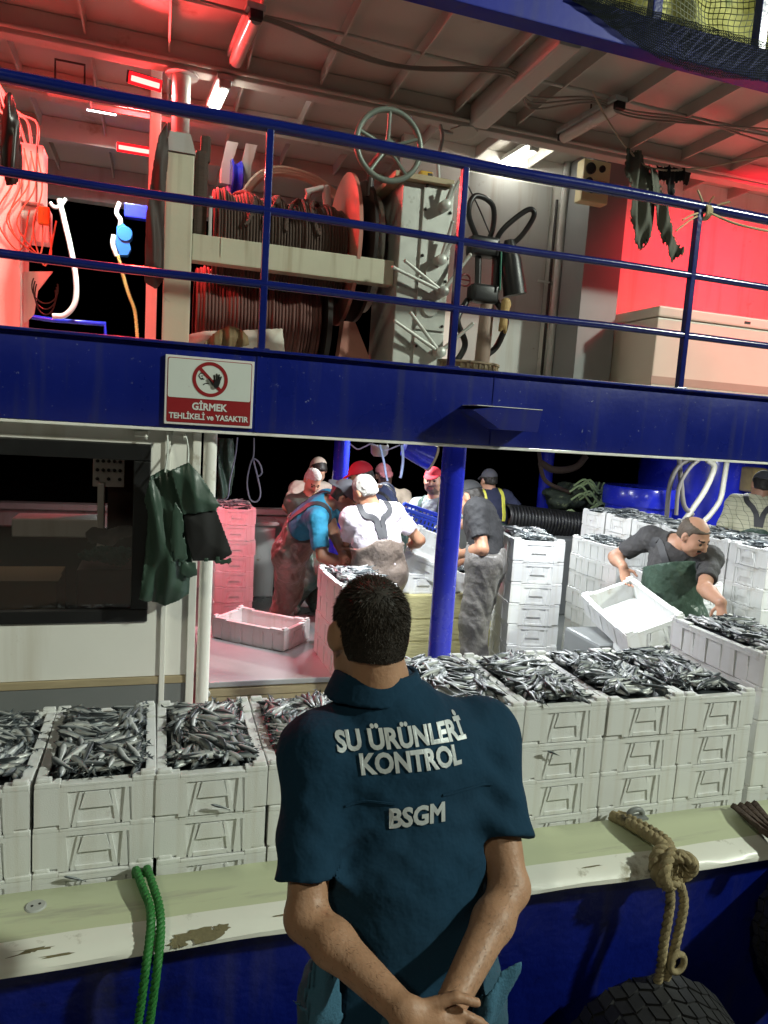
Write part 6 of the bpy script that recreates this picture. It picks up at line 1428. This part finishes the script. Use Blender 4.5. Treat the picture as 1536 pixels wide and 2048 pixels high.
# ---------------------------------------------------------------- the inspector in the foreground
M_polo = mat('polo_navy', (.008, .036, .070), .9, 0, .15, 8, .5, 10, spec=.2)
M_let = mat('silver_letters', (.52, .56, .57), .4, .1, .2, 60, .2, 200)
GZ = -.24
ins_hc, ins_nk = P_(738, 1271, 1.5), P_(754, 1380, 1.50)
iSL, iSR = P_(634, 1502, 1.44), P_(968, 1470, 1.575)
ins_pv = V3(.50, 1.22, .70)
ins_wL, ins_wR = P_(818, 2032, 1.17), P_(885, 2042, 1.20)
iEL, iER = P_(612, 1835, 1.31), P_(1020, 1775, 1.43)
def inspector():
    hc, nk, pv = ins_hc, ins_nk, ins_pv; O = V3(pv[0], pv[1], GZ)
    root = thing('person', 'man from behind in a navy polo lettered SU ÜRÜNLERİ KONTROL, hands clasped', 'person', tuple(O))
    up = nrm((iSL+iSR)/2+V3(0, 0, .05)-pv); rt = nrm(iSR-iSL); fw = nrm(np.cross(up, rt)); rt = np.cross(fw, up)
    hd = nrm(V3(-.06, .96, -.22)); hr = nrm(np.cross(hd, (0.03, 0, 1))); hu = np.cross(hr, hd); HB = np.array([hr, hd, hu])
    WL, WR, EL, ER = ins_wL, ins_wR, iEL, iER
    smid = (iSL+iSR)/2
    def torso(F, o, k=1.0):
        F.rc(pv-rt*.07, pv+rt*.07, .135+o, .135+o, .03, (fw, .86))
        F.rc(pv+up*.05, pv+up*.26, .140+o, .155+o, .06, (fw, .76)); F.rc(pv+up*.22, smid-up*.10, .155+o, .164+o, .06, (fw, .70))
        F.rc(iSL-up*.0+rt*.035, iSR-up*.0-rt*.035, .062+o, .062+o, .06)
        for q, S_ in ((-1, iSL), (1, iSR)): F.ell(smid+rt*q*.10-up*.10-fw*.06, (.085+o, .032+o, .12+o), np.array([rt, fw, up]), .05)
        F.rc(smid-up*.02, nk+up*.015, .125+o*.8, .068+o*.5, .07)
    hipL, hipR = pv-rt*.09-up*.05, pv+rt*.09-up*.05; AL, AR = V3(.40, 1.28, GZ+.09), V3(.63, 1.32, GZ+.09)
    KL, AL = ik(hipL, AL, .44, .42, fw); KR, AR = ik(hipR, AR, .44, .42, fw)
    allp = np.stack([hc, nk, pv, WL, WR, EL, ER, iSL, iSR]); lo = allp.min(0)-.22; hi = allp.max(0)+.2; lo[2] = GZ-.02
    F = Field(lo, hi, .0065); torso(F, 0)
    F.rc(nk-up*.06, hc-hu*.03-hd*.02, .056, .052, .03); F.rc(nk-up*.03-fw*.02, hc-hd*.035-hu*.02, .050, .050, .03)
    for S_, E_, W_ in ((iSL, EL, WL), (iSR, ER, WR)):
        F.ell(S_, (.064,)*3, None, .03); F.rc(S_, E_, .050, .036, .02); F.ell(E_, (.034,)*3, None, .015)
        M_ = E_+(W_-E_)*.28; F.rc(E_, M_, .035, .0375, .02); F.rc(M_, W_, .0375, .0245, .02)
    for H_, K_, A_ in ((hipL, KL, AL), (hipR, KR, AR)):
        F.rc(H_, K_, .085, .06, .03); F.rc(K_, A_, .06, .045, .02); F.rc(A_-(0, 0, .03), A_+fw*.14-(0, 0, .05), .04, .035, .02)
    hand(F, WL, nrm(V3(.75, -.1, -.45)), V3(.1, -.95, .1), -1, .55, 1.05, .0082, 1.3); hand(F, WR, nrm(V3(-.55, -.25, -.65)), V3(-.1, -.95, .2), 1, .7, 1.05, .0082, 1.3)
    head_prims(F, hc, HB, .95)
    for q in (-1, 1): F.ell(hc+HB[0]*q*.078+HB[1]*-.006, (.010, .019, .030), np.array([HB[0]*.86+HB[1]*q*-.5, HB[1]*.86+HB[0]*q*.5, HB[2]]), .006)
    sk = mat('skin_inspector', (.40, .22, .13), .52, 0, .22, 22, .35, 110, sub=.1, dirt=(.30, .14, .08), dscale=14, damt=.05)
    bme = F.mesh('body', sk); r = np.random.default_rng(8)
    nv = len(bme.vertices); co = np.zeros(nv*3, np.float32); bme.vertices.foreach_get('co', co); co = co.reshape(-1, 3); no = np.zeros(nv*3, np.float32); bme.vertices.foreach_get('normal', no); no = no.reshape(-1, 3)
    hv, hf_ = [], []
    for E_, W_ in ((EL, WL), (ER, WR)):
        ax_ = W_-E_; t = ((co-E_)@ax_)/(ax_@ax_); dist = np.linalg.norm(co-E_-t[:, None]*ax_, axis=1)
        for k in np.nonzero((t > .05) & (t < .97) & (dist < .06))[0]:
            if r.random() > .40: continue
            p = co[k]-O+r.normal(size=3)*.002; n_ = no[k]; dv_ = nrm(nrm(ax_)*.8+n_*.45+r.normal(size=3)*.3); sd = nrm(np.cross(dv_, n_))*.00028; e = p+dv_*r.uniform(.006, .012); b0 = len(hv); hv += [p-sd, p+sd, e]; hf_.append((b0, b0+1, b0+2))
    hme = bpy.data.meshes.new('arm_hair'); hme.from_pydata([tuple(map(float, q)) for q in hv], [], hf_); hme.materials.append(M_hair_d); tag(mesh_obj('arm_hair', hme, root), None, None, None, 'stuff')
    b = mesh_obj('body', bme, root) ; b.location = -O
    # polo shirt
    F = Field(V3(lo[0], lo[1], pv[2]-.2), hi, .0058); torso(F, .012)
    for S_, E_, W_, t in ((iSL, EL, WL, .80), (iSR, ER, WR, .70)):
        F.ell(S_, (.071,)*3, None, .05); F.rc(S_, E_, .066, .064, .04, None, 'u', (None, t))
        a = S_+(E_-S_)*(t-.10); F.rc(a, E_, .050, .050, .004, None, 's', (0, 2))
    # folds: shoulder drag lines, back yoke crease, waist folds
    X, Y, Z = F.ax[0][:, None, None]-smid[0], F.ax[1][None, :, None]-smid[1], F.ax[2][None, None, :]-smid[2]
    a_ = X*rt[0]+Y*rt[1]+Z*rt[2]; b_ = X*up[0]+Y*up[1]+Z*up[2]
    fold = .0075*np.sin(a_*30+2.2*np.sin(b_*9)+.8)*np.clip((-b_-.22)/.15, 0, 1)*np.clip((b_+.62)/.1, 0, 1)
    fold = fold+.005*np.sin(b_*64+np.sign(a_)*a_*44+1.1*np.sin(a_*18))*np.exp(-((b_+.185)/.05)**2)*np.clip(np.abs(a_)*9, .15, 1)
    fold = fold+.0032*np.sin((np.abs(a_)*.8+b_)*75)*np.exp(-((np.abs(a_)-.16)/.05)**2-((b_+.12)/.09)**2)
    F.f = F.f+fold.astype(np.float32); F.wob(.0014, 30, 4)
    F.plane(pv-up*.13, -up); F.rc(nk+up*.014+fw*.016, hc, .058, .11, .006, None, 's')
    sm = F.mesh('polo_shirt', M_polo); so = mesh_obj('polo_shirt', sm, root); so.location = -O
    bv = bvh_of(sm)
    # collar
    ax = nrm((hc-hu*.03)-nk); Fc = Field(nk-.16, nk+.16, .0055)
    cx_ = nk+up*.004+fw*.006
    def col(x, y, z):
        x, y, z = x-cx_[0], y-cx_[1], z-cx_[2]; n = nrm(up*.9-fw*.12); hgt = x*n[0]+y*n[1]+z*n[2]; e1 = nrm(fw-n*(fw@n)); e2 = np.cross(e1, n)
        u = x*e1[0]+y*e1[1]+z*e1[2]; v = x*e2[0]+y*e2[1]+z*e2[2]; r = np.sqrt((u*1.03)**2+(v*.96)**2)
        sh = np.abs(r-(.094-.40*np.clip(hgt, -.03, .06)))-.006
        return np.maximum(sh, np.maximum(hgt-.040, -.016-hgt))
    Fc.fn(col, nk-.16, nk+.16); co_ = mesh_obj('collar', Fc.mesh('collar', M_polo), root); co_.location = -O
    # lettering laid on the cloth
    def lay(body, px, py, size, slope, wid, name='lettering', bold=.040):
        me = text(body, size, None, M_let, None, name, wid, bold, .0, obj=False)
        bm = bmesh.new(); bm.from_mesh(me)
        bmesh.ops.triangulate(bm, faces=bm.faces[:]); bm.to_mesh(me); bm.free()
        n = len(me.vertices); co = np.zeros(n*3, np.float32); me.vertices.foreach_get('co', co); co = co.reshape(-1, 3)
        c0 = P_(px, py, 1.45); d0 = ray(px, py); hit = bv.ray_cast(Vector(CAM), Vector(nrm(d0)))[0]
        c0 = np.array(hit); ux = nrm(rt+up*slope); uy = nrm(up-ux*(up@ux)); out = []
        for p in co:
            q = c0+ux*float(p[0])+uy*float(p[1])-fw*.25; hloc, hn, _, _ = bv.ray_cast(Vector(q), Vector(fw))
            if hloc is None: hloc, hn = Vector(q+fw*.25), Vector(-fw)
            out.append(np.array(hloc)-fw*(.0032+float(p[2]))-O)
        me.vertices.foreach_set('co', np.array(out, np.float32).ravel()); me.update()
        sol = mesh_obj(name, me, root); return sol
    lay('SU ÜRÜNLERİ', 812, 1476, .050, .06, .262); lay('KONTROL', 828, 1524, .050, .06, .200); lay('BSGM', 836, 1633, .050, .05, .112)
    # stitched yoke vents
    for pts in (((690, 1612), (735, 1602), (790, 1608)), ((885, 1590), (930, 1578), (985, 1568))):
        q = [np.array(bv.ray_cast(Vector(CAM), Vector(nrm(ray(*p))))[0]) for p in pts]; r_o = ribbon(q, bv, .004, M_polo, root, 'yoke_seam', .003, 16, .002); r_o.location = -O
    # hair: cap of short strands
    Fh = Field(hc-.16, hc+.16, .006); sc = .95
    Fh.ell(hc+sc*(hd*-.014+hu*.032), np.array((.077, .097, .096))*sc, HB, 0); Fh.ell(hc+sc*(hd*-.045+hu*-.02), np.array((.064, .056, .068))*sc, HB, .02)
    X, Y, Z = Fh.ax[0][:, None, None]-hc[0], Fh.ax[1][None, :, None]-hc[1], Fh.ax[2][None, None, :]-hc[2]
    lx, ly, lz = ((X*HB[i][0]+Y*HB[i][1]+Z*HB[i][2])/sc for i in range(3))
    line = np.where(ly > .03, .05, np.where(ly > -.025, .022, -.055+.1*np.abs(lx)))
    Fh.f = np.maximum(Fh.f, ((line-lz)*.8).astype(np.float32)); hm_ = Fh.mesh('hair', mat('hair_scalp', (.022, .017, .013), .7, 0, .4, 80)); ho_ = mesh_obj('hair', hm_, root); ho_.location = -O
    r = np.random.default_rng(4); vs = []; fs = []
    nv = len(hm_.vertices); co = np.zeros(nv*3, np.float32); hm_.vertices.foreach_get('co', co); co = co.reshape(-1, 3)
    no = np.zeros(nv*3, np.float32); hm_.vertices.foreach_get('normal', no); no = no.reshape(-1, 3)
    quads = [tuple(p.vertices) for p in hm_.polygons]
    for qd in quads:
        c4 = co[list(qd)]; nn = nrm(no[list(qd)].mean(0)); d = HB@nn; ctr = HB@(c4.mean(0)-hc)
        if ctr[2] < -.062 or d[2] < -.75: continue
        for k in range(7):
            w = r.dirichlet((1, 1, 1, 1)); p = HB@((c4*w[:, None]).sum(0)-hc)-d*.001
            tpf = min(1, max(0, (p[2]+.055)/.12)); L_h = (.003+.013*tpf**1.6)*r.uniform(.7, 1.15)
            flow = np.array((.55*d[0]+.25, .7*max(0, d[2]), -.95*(1-max(0, d[2])**2)))
            dirv = nrm(d*(.22+.28*tpf)+flow+r.normal(size=3)*.22)
            e = p+dirv*L_h; sd = nrm(np.cross(dirv, r.normal(size=3)))*.0007; b0 = len(vs)
            for q in (p-sd, p+sd, (p+e)/2+sd*.8+d*.0012, (p+e)/2-sd*.8+d*.0012, e): vs.append(hc+HB.T@q-O)
            fs += [(b0, b0+1, b0+2, b0+3), (b0+3, b0+2, b0+4)]
    mb = MB(); mb.add(vs, fs); me = bpy.data.meshes.new('hair_strands'); me.from_pydata(mb.v, [], mb.f); me.materials.append(mat('hair_strand', (.034, .025, .018), .6, 0, .5, 30, spec=.3)); hs_ = mesh_obj('hair_strands', me, ho_)
    hs_.location = O; tag(hs_, None, None, None, 'stuff')
    # shirt tails and trousers
    F = Field(V3(lo[0], lo[1], GZ-.01), V3(hi[0], hi[1], pv[2]+.10), .010)
    F.rc(pv-rt*.07, pv+rt*.07, .150, .150, .03, (fw, .86))
    for H_, K_, A_ in ((hipL, KL, AL), (hipR, KR, AR)):
        F.rc(H_, K_, .11, .085, .04); F.rc(K_, A_, .085, .07, .03); F.rc(A_-(0, 0, .02), A_+fw*.15-(0, 0, .045), .055, .045, .02)
    F.wob(.004, 22, 9); tr_o = mesh_obj('trousers', F.mesh('trousers', mat('work_trousers', (.02, .07, .11), .85, 0, .15, 8, .3, 120)), root); tr_o.location = -O
    M_tail = mat('denim_vest', (.035, .12, .19), .85, 0, .18, 9, .5, 200)
    for pts, dd, nm in ((((612, 2060), (608, 1990), (625, 1925), (655, 1895), (680, 1960), (690, 2060)), 1.27, 'shirt_tail'), (((580, 2008), (612, 2018), (640, 2000), (640, 2040), (604, 2030)), 1.27, 'shirt_tail'), (((930, 2060), (955, 1990), (1000, 1950), (1050, 1922), (1047, 1945), (1020, 1995), (990, 2060)), 1.36, 'shirt_tail')):
        q = [P_(a, b, dd) for a, b in pts]; y_ = float(np.mean([p[1] for p in q]))
        c_ = cloth(nm, [(p[0]-O[0], p[2]-O[2]) for p in [PY(a, b, y_) for a, b in pts]], y_-O[1], .02, M_tail, root, .006, .008, 60, 31)
    return root
inspector()
